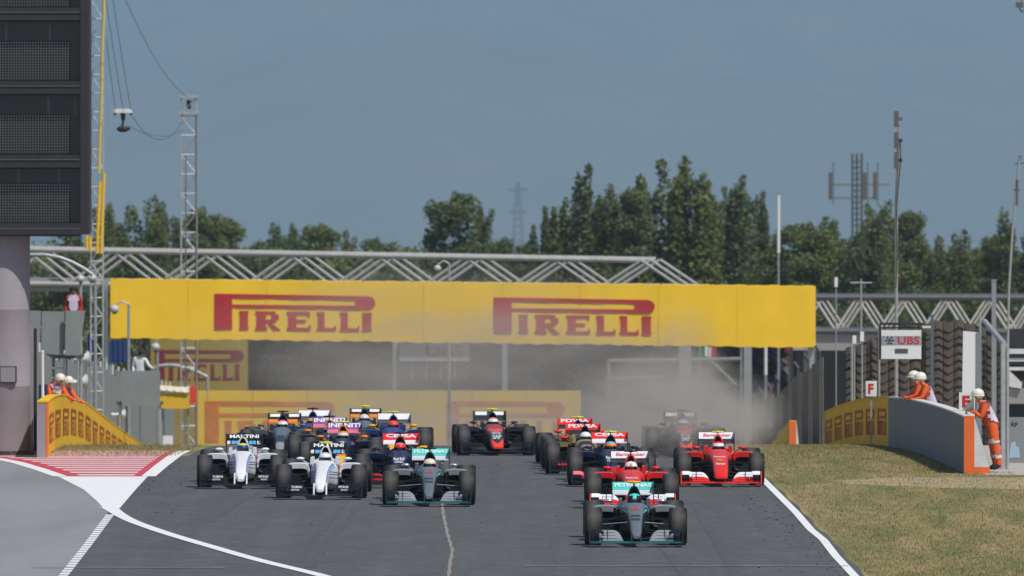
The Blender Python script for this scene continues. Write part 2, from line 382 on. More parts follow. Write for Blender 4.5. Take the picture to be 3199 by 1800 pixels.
mb.add([(x, y, hill(x, y)) for y in gy for x in gx], [(i * nx + k, i * nx + k + 1, (i + 1) * nx + k + 1, (i + 1) * nx + k) for i in range(ny - 1) for k in range(nx - 1)])
tag(mb.obj('hills', 'hillside', smooth=180, fix=False), kind='structure')

mb = MB(); gx = np.linspace(-3000, 3000, 120); n = len(gx)
def crest(x): u_ = 1599.5 + x * F_PX / 18000.0; return float(np.interp(u_, [-2200, -600, 0, 500, 1000, 1350, 1700, 2200, 2700, 3200, 3800, 5400], [600, 520, 400, 270, 160, 95, 150, 235, 300, 420, 480, 560])) + 14 * math.sin(u_ * .013) + 8 * math.sin(u_ * .031 + 1)
mb.add([(x, yy, (Z(crest(x), 18000.0) if k == 1 else -330.0)) for k, yy in ((0, 15500.0), (1, 18000.0), (2, 18900.0)) for x in gx], [(k * n + i, k * n + i + 1, (k + 1) * n + i + 1, (k + 1) * n + i) for k in range(2) for i in range(n - 1)])
mat('hazed_hillside', (0.088, 0.104, 0.094), 1.0, col2=(0.17, 0.152, 0.13), scale=0.0022, spec=0.0)  # ridge paled in its own colour to match the haze
tag(mb.obj('ridge', 'hazed_hillside', smooth=180, fix=False), kind='structure')

# --- the air between: one closed box of thin haze
hm = bpy.data.materials.new('haze'); hm.use_nodes = True; nt = hm.node_tree; nt.nodes.clear()
pv = nt.nodes.new('ShaderNodeVolumePrincipled'); out = nt.nodes.new('ShaderNodeOutputMaterial'); nt.links.new(pv.outputs[0], out.inputs['Volume'])
pv.inputs['Color'].default_value = (0.36, 0.525, 0.715, 1); pv.inputs["Density"].default_value = 1.05e-4; pv.inputs['Anisotropy'].default_value = 0.0
mb = MB(); mb.box((0, 14200, 300), (13400, 29200, 1330)); hz = mb.obj('haze', hm)
tag(hz, 'thin blue summer haze over the far hills', 'haze', kind='stuff')

# ================================================================== racing cars
def paint(name, col, metal=0.0, rough=0.40, coat=0.12, var=0.04): return mat(name, col, rough, metal, min(coat, 0.15), var=var, scale=5.0, spec=0.3)
paint('carbon', (0.008, 0.009, 0.010), 0, 0.42, 0.08, 0.2)
paint('carbon_matt', (0.016, 0.017, 0.019), 0, 0.6, 0.0, 0.2)
paint('inlet_black', (0.004, 0.004, 0.004), 0, 0.9, 0.0, 0)
paint('silver', (0.55, 0.58, 0.60), 0.6, 0.22, 0.6)
paint('grey_silver', (0.145, 0.17, 0.20), 0.2, 0.4, 0.3)
paint('dark_teal', (0.012, 0.11, 0.105)); paint('pale_silver', (0.36, 0.41, 0.44), 0.5, 0.25, 0.5); paint('teal', (0.05, 0.60, 0.52)); paint('pale_teal', (0.10, 0.60, 0.53))
paint('white', (0.74, 0.75, 0.78)); paint('soft_white', (0.62, 0.62, 0.64))
paint('racing_red', (0.72, 0.020, 0.014)); paint('orange_red', (0.80, 0.055, 0.025))
paint('deep_red', (0.40, 0.012, 0.015)); paint('navy', (0.010, 0.014, 0.060)); paint('dark_navy', (0.008, 0.010, 0.032))
paint('royal_blue', (0.016, 0.045, 0.22)); paint('stripe_blue', (0.13, 0.15, 0.50)); paint('light_blue', (0.09, 0.42, 0.75))
paint('orange', (0.80, 0.22, 0.010)); paint('yellow', (0.78, 0.42, 0.01)); paint('lime', (0.62, 0.74, 0.02))
paint('purple', (0.20, 0.08, 0.34)); paint('pink', (0.75, 0.16, 0.20)); paint('gold', (0.48, 0.33, 0.13), 0.4)
paint('dark_grey', (0.030, 0.033, 0.040)); paint('slate', (0.10, 0.13, 0.16)); paint('cream', (0.70, 0.62, 0.48))
mat('rim_metal', (0.05, 0.05, 0.055), 0.4, 0.7)
mat('visor', (0.01, 0.012, 0.02), 0.12, 0.0, 0.8)
mat('race_suit', (0.55, 0.56, 0.58), 0.8)
m, nt, b = node_mat('tyre')                                # lighter grey tread centre fading to black shoulders
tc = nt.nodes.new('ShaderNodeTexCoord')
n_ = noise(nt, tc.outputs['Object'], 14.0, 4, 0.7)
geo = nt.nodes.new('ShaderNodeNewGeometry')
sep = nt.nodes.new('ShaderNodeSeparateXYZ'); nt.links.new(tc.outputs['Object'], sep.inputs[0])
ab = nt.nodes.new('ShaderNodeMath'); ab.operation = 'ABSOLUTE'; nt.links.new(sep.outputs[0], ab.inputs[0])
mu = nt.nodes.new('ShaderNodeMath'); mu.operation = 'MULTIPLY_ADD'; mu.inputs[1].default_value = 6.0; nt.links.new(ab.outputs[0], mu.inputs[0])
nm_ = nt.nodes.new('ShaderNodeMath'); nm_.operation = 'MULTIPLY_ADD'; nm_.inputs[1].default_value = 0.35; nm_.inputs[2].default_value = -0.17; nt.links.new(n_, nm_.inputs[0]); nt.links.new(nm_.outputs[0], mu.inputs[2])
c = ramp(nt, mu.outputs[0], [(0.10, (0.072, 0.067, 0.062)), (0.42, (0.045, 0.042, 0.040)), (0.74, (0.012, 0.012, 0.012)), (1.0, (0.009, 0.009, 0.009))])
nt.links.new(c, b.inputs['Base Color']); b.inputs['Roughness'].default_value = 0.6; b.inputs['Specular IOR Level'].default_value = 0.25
mat('sidewall', (0.013, 0.013, 0.014), 0.5)

def lerp_sections(secs, n):
    ys = np.linspace(0, 1, n); out = []
    a = np.array(secs, float); t = (a[:, 0] - a[0, 0]) / (a[-1, 0] - a[0, 0])
    sm = []
    for k in range(a.shape[1]): sm.append(np.interp(ys, t, a[:, k]))
    return np.stack(sm, 1)
def ring(y, zb, zt, wb, wt, n=24, p=3.2, notch=None, x0=0.0):
    pts = []
    for k in range(n):
        a = 2 * math.pi * (k + 0.5) / n; ca, sa = math.cos(a), math.sin(a)
        cx = math.copysign(abs(ca) ** (2 / p), ca); cz = math.copysign(abs(sa) ** (2 / p), sa)
        f = (cz + 1) / 2; w = wb + (wt - wb) * f; z = zb + (zt - zb) * f; x = cx * w / 2
        if notch and abs(x) < notch[0] and cz > 0.2: z = notch[1]
        pts.append((x0 + x, y, z))
    return pts

NOSE = {   # y, z bottom, z top, width bottom, width top
 'slim':  [(-1.04, .150, .200, .10, .08), (-.97, .13, .25, .18, .15), (-.75, .15, .315, .20, .18), (-.4, .19, .41, .22, .205), (0, .22, .50, .25, .24), (.6, .20, .585, .30, .285), (1.1, .16, .64, .36, .33), (1.42, .12, .675, .44, .40)],
 'wide':  [(-1.06, .160, .200, .20, .14), (-.98, .14, .25, .28, .23), (-.75, .15, .33, .30, .28), (-.4, .19, .43, .31, .30), (0, .22, .515, .33, .32), (.6, .20, .59, .36, .35), (1.1, .16, .645, .40, .385), (1.42, .12, .68, .48, .43)],
 'thumb': [(-1.08, .150, .200, .12, .09), (-1.0, .13, .25, .15, .13), (-.84, .14, .29, .17, .15), (-.76, .15, .34, .26, .25), (-.4, .19, .45, .27, .26), (0, .22, .53, .28, .27), (.6, .20, .60, .32, .31), (1.1, .16, .65, .38, .36), (1.42, .12, .68, .46, .42)],
}
def under(kind, c, dz):                      # is the point more than dz below the top line of the nose?
    a = NOSE[kind]; return c.z < float(np.interp(c.y, [r[0] for r in a], [r[2] for r in a])) - dz
REARBODY = [(1.50, .09, .685, .54, .52), (2.34, .09, .70, .60, .56), (2.42, .09, .73, .62, .50), (3.0, .10, .60, .52, .30), (3.8, .12, .45, .30, .16), (4.35, .20, .36, .14, .10)]
def chassis_mesh(kind, mats, pf):
    secs = NOSE[kind] + REARBODY; mb = MB(); rings = []
    arr = []
    for a, b_ in zip(secs[:-1], secs[1:]):
        k = max(1, int(abs(b_[0] - a[0]) / 0.045))
        for t in np.linspace(0, 1, k, endpoint=False): arr.append([p + (q - p) * t for p, q in zip(a, b_)])
    arr.append(list(secs[-1]))
    for i in range(3):                                       # smooth the lines of the tub a little
        arr = [arr[0]] + [[(p + 2 * q + r) / 4 if j else q for j, (p, q, r) in enumerate(zip(arr[k - 1], arr[k], arr[k + 1]))] for k in range(1, len(arr) - 1)] + [arr[-1]]
    for y, zb, zt, wb, wt in arr:
        rings.append(ring(y, zb, zt, wb, wt, 44, 3.4, (0.235, 0.36) if 1.55 < y < 2.33 else None))
    mb.loft(rings, paint=pf)
    top = lambda y: float(np.interp(y, [r[0] for r in arr], [r[2] for r in arr]))
    def surf(y, f):                                          # point on the upper surface at the fraction f of the half width
        r = [float(np.interp(y, [q[0] for q in arr], [q[k] for q in arr])) for k in range(1, 5)]
        cz = (1 - abs(f) ** 3.4) ** (1 / 3.4); t = (cz + 1) / 2; return (f * (r[2] + (r[3] - r[2]) * t) / 2, y, r[0] + (r[1] - r[0]) * t)
    return mb.mesh('monocoque', mats, smooth=40), top, surf

def wheel_meshes():
    d = {}
    for nm, w in (('front', 0.318), ('rear', 0.385)):
        h = w / 2; mb = MB()
        prof = [(.168, -h * .84), (.20, -h * .95), (.25, -h), (.29, -h * .985), (.312, -h * .93), (.324, -h * .84), (.329, -h * .66), (.331, -h * .35), (.332, 0),
                (.331, h * .35), (.329, h * .66), (.324, h * .84), (.312, h * .93), (.29, h * .985), (.25, h), (.20, h * .95), (.168, h * .84)]
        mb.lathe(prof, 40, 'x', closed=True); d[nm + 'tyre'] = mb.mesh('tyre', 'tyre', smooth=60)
        mb = MB(); mb.lathe([(.168, -h * .84), (.160, -h * .5), (.10, -h * .35), (.03, -h * .5), (.001, -h * .5)], 20, 'x')
        mb.lathe([(.168, h * .84), (.160, h * .5), (.10, h * .35), (.03, h * .5), (.001, h * .5)], 20, 'x')
        d[nm + 'rim'] = mb.mesh('rim', 'rim_metal', smooth=35)
        for sg, s_ in ((-1, 'l'), (1, 'r')):
            mb = MB(); mb.lathe([(.252, sg * (h + .0025)), (.274, sg * (h * .995 + .0025))], 40, 'x')
            d[nm + 'mark' + s_] = mb.mesh('sidewall_band', 'soft_white', fix=False)
    return d
WHEELS = wheel_meshes()

def wing_strip(prof, x0, x1, th, nseg=1, droop=None):
    """a cambered wing element: prof = [(y, z) ...] from leading to trailing edge"""
    mb = MB(); rings = []
    for k in range(nseg + 1):
        x = x0 + (x1 - x0) * k / nseg; dz, ch = droop(k / nseg) if droop else (0, 1)
        ym = prof[0][0]; zm = prof[0][1]
        up = [(x, ym + (y - ym) * ch, zm + (z - zm) * ch + dz) for y, z in prof]; lo = [(p[0], p[1], p[2] - th) for p in up]
        rings.append(up + lo[::-1])
    mb.loft(rings); return mb

CACHE = {}
def cached(key, fn):
    if key not in CACHE: CACHE[key] = fn()
    return CACHE[key]

def suspension(front, rod='carbon'):  # a silver rod colour paints in highlights on the suspension
    y = 0.0 if front else 3.5; xi = 0.15 if front else 0.10; xo = 0.62 if front else 0.56; out = []
    for s in (-1, 1):
        for (dy, zi, zo) in ((-.02, .46 if front else .40, .44), (.42 if front else -.45, .50 if front else .42, .44), (-.02, .27 if front else .18, .22), (.45 if front else -.5, .25 if front else .16, .22), (-.1 if front else .12, .40 if front else .30, .36)):
            mb = MB(); mb.tube((s * xi, y + dy, zi), (s * xo, y, zo), .016, .013, 8, flat=0.5); out.append(mb.mesh('wishbone', rod if len(out) % 5 == 4 else 'carbon', smooth=40))
    return out

def build_car(team, u, y, d, label, cam_col, helmet, group):
    """team: livery dictionary; d: sideways offset of the rear axle"""
    L = LIVERY[team]
    root = empty('racing_car', (X(u, y), y, gz(y) + 0.005), 0, label, 'racing car', group)
    root.rotation_euler = (math.atan(gslope(y + 1.7)), 0, -math.atan2(d, 3.5))
    body, top, surf = cached(team + 'body', lambda: chassis_mesh(L['nose'], L['mats'], L['paint']))
    mono = put('monocoque', body, root)
    # --- airbox and engine cover
    def cover():
        mb = MB(); rr = []
        for (yy, zb, zt, wb, wt) in [(2.36, .60, .94, .26, .17), (2.50, .58, .955, .30, .18), (2.9, .50, .93, .34, .14), (3.5, .35, .76, .26, .07), (4.1, .30, .55, .14, .04)]:
            rr.append(ring(yy, zb, zt, wb, wt, 20, 2.3))
        inner = [(x * .72, yy, .775 + (z - .775) * .80 + .02) for x, yy, z in rr[0]]
        mb.loft([inner] + rr, paint=L['cover'], caps=(False, True)); return mb.mesh('engine_cover', L['mats'], smooth=45)
    ec = put('engine_cover', cached(team + 'cover', cover), root)
    def intake():
        r0 = ring(2.36, .60, .94, .26, .17, 20, 2.3); f = lambda sx, sz, dy: [(x * .72 * sx, yy + dy, .795 + ((z - .775) * .80) * sz) for x, yy, z in r0]
        mb = MB(); mb.loft([f(1, 1, 0.002), f(.9, .9, .06), f(.6, .6, .25)], caps=(False, True)); return mb.mesh('air_intake', 'inlet_black')
    put('air_intake', cached('intake', intake), ec)
    # --- sidepods
    for s in (-1, 1):
        def pod(s=s):
            mb = MB(); S = [(1.74, .24, .62, .30, .74), (1.86, .20, .635, .27, .78), (2.4, .12, .62, .25, .76), (3.0, .10, .52, .20, .62), (3.6, .09, .38, .12, .38)]
            rr = [ring(a, zb, zt, x1 - x0, (x1 - x0) * .96, 22, 4.0, None, s * (x0 + x1) / 2) for a, zb, zt, x0, x1 in S]
            inner = [(s * .515 + (x - s * .52) * .86, yy + .012, .395 + (z - .43) * .66) for x, yy, z in rr[0]]
            mb.loft([inner] + rr, paint=L['pod'], caps=(False, True)); return mb.mesh('sidepod', L['mats'], smooth=45)
        sp = put('sidepod', cached(team + 'pod%d' % s, pod), root)
        def inl(s=s):
            r0 = ring(1.74, .24, .62, .44, .43, 22, 4.0, None, s * .52); f = lambda k, dy: [(s * .515 + (x - s * .52) * .855 * k, yy + dy, .395 + (z - .43) * .655 * k) for x, yy, z in r0]
            mb = MB(); mb.loft([f(1, .014), f(.92, .12), f(.75, .4)], caps=(False, True)); return mb.mesh('inlet', 'inlet_black')
        put('inlet', cached('inlet%d' % s, inl), sp)
        def vane(s=s):
            mb = MB(); pts = [(s * .74, 1.62), (s * .66, 1.40), (s * .50, 1.22), (s * .40, 1.14)]
            for k in range(3):
                (xa, ya_), (xb, yb_) = pts[k], pts[k + 1]; za, zb_ = .60 - .06 * k, .60 - .06 * (k + 1)
                za, zb_ = [(.50, .46, .40, .26)[k], (.50, .46, .40, .26)[k + 1]]
                mb.add([(xa, ya_, .06), (xb, yb_, .06), (xb, yb_, zb_), (xa, ya_, za), (xa + .008, ya_ + .008, .06), (xb + .008, yb_ + .008, .06), (xb + .008, yb_ + .008, zb_), (xa + .008, ya_ + .008, za)],
                       [(0, 1, 2, 3), (7, 6, 5, 4), (3, 2, 6, 7), (0, 4, 5, 1), (0, 3, 7, 4), (1, 5, 6, 2)])
            return mb.mesh('bargeboard', 'carbon')
        put('bargeboard', cached('vane%d' % s, vane), root)
        def mirror(s=s):
            mb = MB(); mb.ellipsoid((s * .47, 1.42, .725), (.085, .05, .034), 12, 8); mb.tube((s * .45, 1.44, .70), (s * .30, 1.52, .62), .011, n=6)
            return mb.mesh('mirror', L['mirror'], smooth=50)
        put('mirror', cached(team + 'mir%d' % s, mirror), root)
        def pad(s=s):
            mb = MB(); mb.prism([(s * .20, .60), (s * .29, .60), (s * .28, .735), (s * .22, .745)], 'xz', 1.75, 2.36); return mb.mesh('headrest', L['rest'])
        put('headrest', cached(team + 'pad%d' % s, pad), root)
    # --- floor
    def floor():
        mb = MB(); mb.prism([(-.10, .95), (.10, .95), (.16, 1.30), (.70, 1.55), (.70, 3.1), (.48, 3.4), (.48, 4.2), (-.48, 4.2), (-.48, 3.4), (-.70, 3.1), (-.70, 1.55), (-.16, 1.30)], 'xy', .045, .07)
        return mb.mesh('floor_plate', 'carbon_matt')
    put('floor_plate', cached('floor', floor), root)
    # --- suspension and wheels
    for k, me in enumerate(cached('susp' + L.get('rod', ''), lambda: suspension(True, L.get('rod', 'carbon')) + suspension(False))): put('pushrod' if k % 5 == 4 else 'wishbone', me, root)
    for fr, yy, xx in (('front', 0.0, .741), ('rear', 3.5, .7075)):
        for s in (-1, 1):
            w = empty('wheel'); w.parent = root; w.location = (s * xx, yy, .331)
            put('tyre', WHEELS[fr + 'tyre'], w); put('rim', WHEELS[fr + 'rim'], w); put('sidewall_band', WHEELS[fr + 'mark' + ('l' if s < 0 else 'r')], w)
    # --- front wing
    fw = empty('front_wing'); fw.parent = root
    def mainp():
        return wing_strip([(-1.12, .085), (-1.02, .098), (-.86, .100)], -.80, .80, .014).mesh('main_plane', L['fmain'])
    put('main_plane', cached(team + 'fm', mainp), fw)
    for s in (-1, 1):
        for k in range(4):
            yy, zz = -1.0 + .075 * k, .112 + .046 * k; x_in = .23 + .014 * k; pr = [(yy, zz), (yy + .05, zz + .012), (yy + .085, zz + .037)]
            def flap(s=s, k=k):
                return wing_strip(pr, s * .645, s * x_in, .005, 8,
                                  lambda t: (-.022 * k * max(0, (t - .66) / .34) ** 2, 1 - .6 * max(0, (t - .66) / .34) ** 2)).mesh('flap', L['flaps'][k], smooth=35)
            put('flap', cached(team + 'fl%d%d' % (s, k), flap), fw)
            def oflap(s=s, k=k):
                return wing_strip(pr, s * .80, s * .66, .005, 4, lambda t: (-.02 * k * (1 - t), 1)).mesh('outer_flap', L.get('oflap', 'carbon'), smooth=35)
            put('outer_flap', cached(team + 'ofl%d%d' % (s, k), oflap), fw)
        put('flap_bracket', cached('fbr%d' % s, lambda s=s: MB().prism([(-1.0, .10), (-.72, .10), (-.66, .32), (-.80, .27)], 'yz', s * .495, s * .503).mesh('flap_bracket', 'carbon')), fw)
        def casc(s=s):
            mb = wing_strip([(-1.03, .250), (-.97, .275), (-.92, .315)], s * .79, s * .57, .006, 6, lambda t: (-.05 * max(0, (t - .6) / .4) ** 2, 1))
            mb.prism([(-1.03, .15), (-.92, .15), (-.90, .30), (-1.02, .26)], 'yz', s * .57, s * .575); return mb.mesh('cascade', L['casc'], smooth=35)
        put('cascade', cached(team + 'ca%d' % s, casc), fw)
        def endp(s=s):
            mb = MB(); mb.prism([(-1.13, .05), (-.50, .05), (-.50, .22), (-.62, .30), (-.95, .31), (-1.08, .20)], 'yz', s * .805, s * .822)
            mb.prism([(s * .70, .045), (s * .822, .045), (s * .822, .057), (s * .70, .057)], 'xz', -1.12, -.55); return mb.mesh('endplate', L['fend'])
        put('endplate', cached(team + 'fe%d' % s, endp), fw)
        def pyl(s=s):
            mb = MB(); mb.prism([(-1.02, .10), (-.80, .10), (-.70, L.get('pyz', .22)), (-.93, L.get('pyz', .22))], 'yz', s * L.get('pyx', .075), s * (L.get('pyx', .075) + L.get('pyw', .015))); return mb.mesh('pylon', L.get('pylon', L['fmain']))
        put('pylon', cached(team + 'py%d' % s, pyl), root)
    # --- rear wing
    rw = empty('rear_wing'); rw.parent = root
    put('main_plane', cached(team + 'rm', lambda: wing_strip([(4.00, .746), (4.10, .762), (4.20, .786), (4.295, .816)], -.366, .366, .014).mesh('main_plane', L['rmain'])), rw)
    fy0, fz0, fy1, fz1 = 4.30, .815, 4.46, .950
    fl = put('flap', cached(team + 'rf', lambda: wing_strip([(fy0, fz0 + .012), (4.37, .862), (fy1, fz1)], -.366, .366, .010).mesh('flap', L['rflap'])), rw)
    for s in (-1, 1):
        put('endplate', cached(team + 're%d' % s, lambda s=s: MB().prism([(3.98, .74), (4.05, .96), (4.55, .965), (4.62, .70), (4.50, .30), (4.30, .12), (4.12, .12), (4.20, .42)], 'yz', s * .367, s * .379).mesh('endplate', L['rend'])), rw)
    put('pillar', cached('pillar', lambda: MB().prism([(4.05, .30), (4.20, .30), (4.24, .78), (4.12, .78)], 'yz', -.012, .012).mesh('pillar', 'carbon')), rw)
    put('beam_wing', cached('beam', lambda: wing_strip([(4.15, .30), (4.35, .34)], -.366, .366, .012).mesh('beam_wing', 'carbon')), rw)
    # --- lettering on the rear wing: follows the flap's slope
    def on_flap(a, b_): t = .52 + b_ / .16; return (a, fy0 + .035 + (fy1 - fy0 - .03) * t - .010, fz0 + .020 + (fz1 - fz0 - .02) * t + .004)
    for body, w, h, dx, dz, col in L['wing_text']:
        me = cached(team + body + str(dx), lambda: lettering(body, w, h, lambda a, b_: on_flap(a + dx, b_ + dz), col, None, bold=.03))
        if isinstance(me, bpy.types.Object):
            me.parent = fl; CACHE[team + body + str(dx)] = me.data
        else: put('lettering', me, fl)
    for (x0, x1, z0, z1, col) in L.get('wing_spots', []):
        def spot(): return MB().add([on_flap(x0, z0), on_flap(x1, z0), on_flap(x1, z1), on_flap(x0, z1)], [(0, 1, 2, 3)]).mesh('wing_panel', col, fix=False)
        put('wing_panel', cached(team + 'spot%s%s' % (x0, z0), spot), fl)
    for (x0, x1, col) in L.get('main_spots', []):
        def sp2(): return MB().add([(x0, 4.01, .7515), (x1, 4.01, .7515), (x1, 4.10, .7655), (x1, 4.20, .7895), (x1, 4.27, .812), (x0, 4.27, .812), (x0, 4.20, .7895), (x0, 4.10, .7655)], [(0, 1, 2, 7), (7, 2, 3, 6), (6, 3, 4, 5)]).mesh('wing_panel', col, fix=False)
        put('wing_panel', cached(team + 'mspot%s' % x0, sp2), rw)
    for body, w, h, xx, yy, zz, col in L.get('flap_text', []):
        for s in (-1, 1):
            def ft():
                vs, fs = text_polys(body, .02); return MB().add([(s * xx + a * w, yy + b_ * h * .5, zz + b_ * h) for a, b_ in vs], fs).mesh('lettering', col, fix=False)
            put('lettering', cached(team + body + 'ft%d' % s, ft), fw)
    for f0, f1, ya_, yb_, col in L.get('stripes', []):
        for s in (-1, 1):
            def stripe():
                mb = MB(); ys_ = np.linspace(ya_, yb_, 40); vs = []
                for y_ in ys_:
                    for f in (f0, f1): p = surf(y_, s * f); vs.append((p[0] + s * .002, p[1] - .001, p[2] + .005))
                mb.add(vs, [(2 * i, 2 * i + 1, 2 * i + 3, 2 * i + 2) for i in range(39)]); return mb.mesh('stripe', col, fix=False)
            put('stripe', cached(team + 'st%s%d' % (f0, s), stripe), mono)
    # --- lettering down the nose, lying on its top
    for body, w, yf, yb_, col in L.get('nose_text', []):
        if body == '#': body = L['numbers'].pop(0)
        vs, fs = text_polys(body, .03)
        mb = MB(); mb.add([(a * w, yf + (b_ + .5) * (yb_ - yf), top(yf + (b_ + .5) * (yb_ - yf)) + .006) for a, b_ in vs], fs); put('lettering', mb.mesh('lettering', col, fix=False), mono)
    # --- camera pod over the airbox
    def pod_cam():
        mb = MB(); mb.ellipsoid((0, 2.45, 1.015), (.055, .09, .026), 12, 7); 
        for s in (-1, 1): mb.tube((s * .04, 2.45, 1.017), (s * .125, 2.46, 1.017), .018, .015, 8, flat=1.0)
        mb.tube((0, 2.47, .93), (0, 2.47, 1.01), .014, n=6, mi=1); return mb.mesh('camera_pod', [cam_col, 'carbon'], smooth=50)
    put('camera_pod', cached('cam' + cam_col, pod_cam), root)
    # --- the driver sits in the car: a thing of his own
    hl = helmet
    dr = empty('person', root.matrix_basis @ Vector((0, 2.02, .30)), 0, hl['label'], 'person', 'drivers seated in the racing cars')
    dr.rotation_euler = root.rotation_euler
    def dbody():
        mb = MB(); rr = []
        for z, w, dd, yo in [(0.0, .32, .22, .05), (.12, .36, .22, .04), (.22, .40, .20, .03), (.265, .34, .17, .03), (.29, .15, .13, .02), (.34, .12, .12, 0), (.40, .12, .13, 0)]:
            rr.append([(w / 2 * math.cos(2 * math.pi * k / 18), yo + dd / 2 * math.sin(2 * math.pi * k / 18), z) for k in range(18)])
        mb.loft(rr)
        return mb.mesh('torso', 'race_suit', smooth=60)
    put('torso', cached('dbody', dbody), dr)
    def helm():
        mb = MB(); mb.lathe([(.001, -.155), (.075, -.150), (.105, -.115), (.123, -.06), (.128, 0), (.122, .045), (.100, .090), (.062, .118), (.001, .130)], 24, 'z')
        mb.v = [(x, yy * 1.12 - (.012 if z < -.04 and yy < 0 else 0), z) for x, yy, z in mb.v]
        cs = hl['cols']
        mb.m = []
        for f in mb.f:
            cz = sum(mb.v[i][2] for i in f) / 4; cx = sum(mb.v[i][0] for i in f) / 4
            mb.m.append(0 if cz > .075 else (1 if cz > .02 else (2)) if not (hl.get('stripe') and abs(cx) < .03 and cz > .02) else 3)
        return mb.mesh('helmet', cs + [hl.get('stripe', cs[0])], smooth=60)
    he = put('helmet', helm(), dr, (0, 0, .405))
    def vis():
        mb = MB(); pts = []
        for zz, r in ((-.055, .128), (-.01, .132), (.032, .129)):
            pts.append([(r * math.sin(a), -1.12 * r * math.cos(a) - (.006), zz) for a in np.linspace(-1.15, 1.15, 13)])
        mb.loft(pts, caps=(False, False), closed=False); return mb.mesh('visor', 'visor', smooth=60, fix=False)
    put('visor', cached('visor', vis), he)
    return root

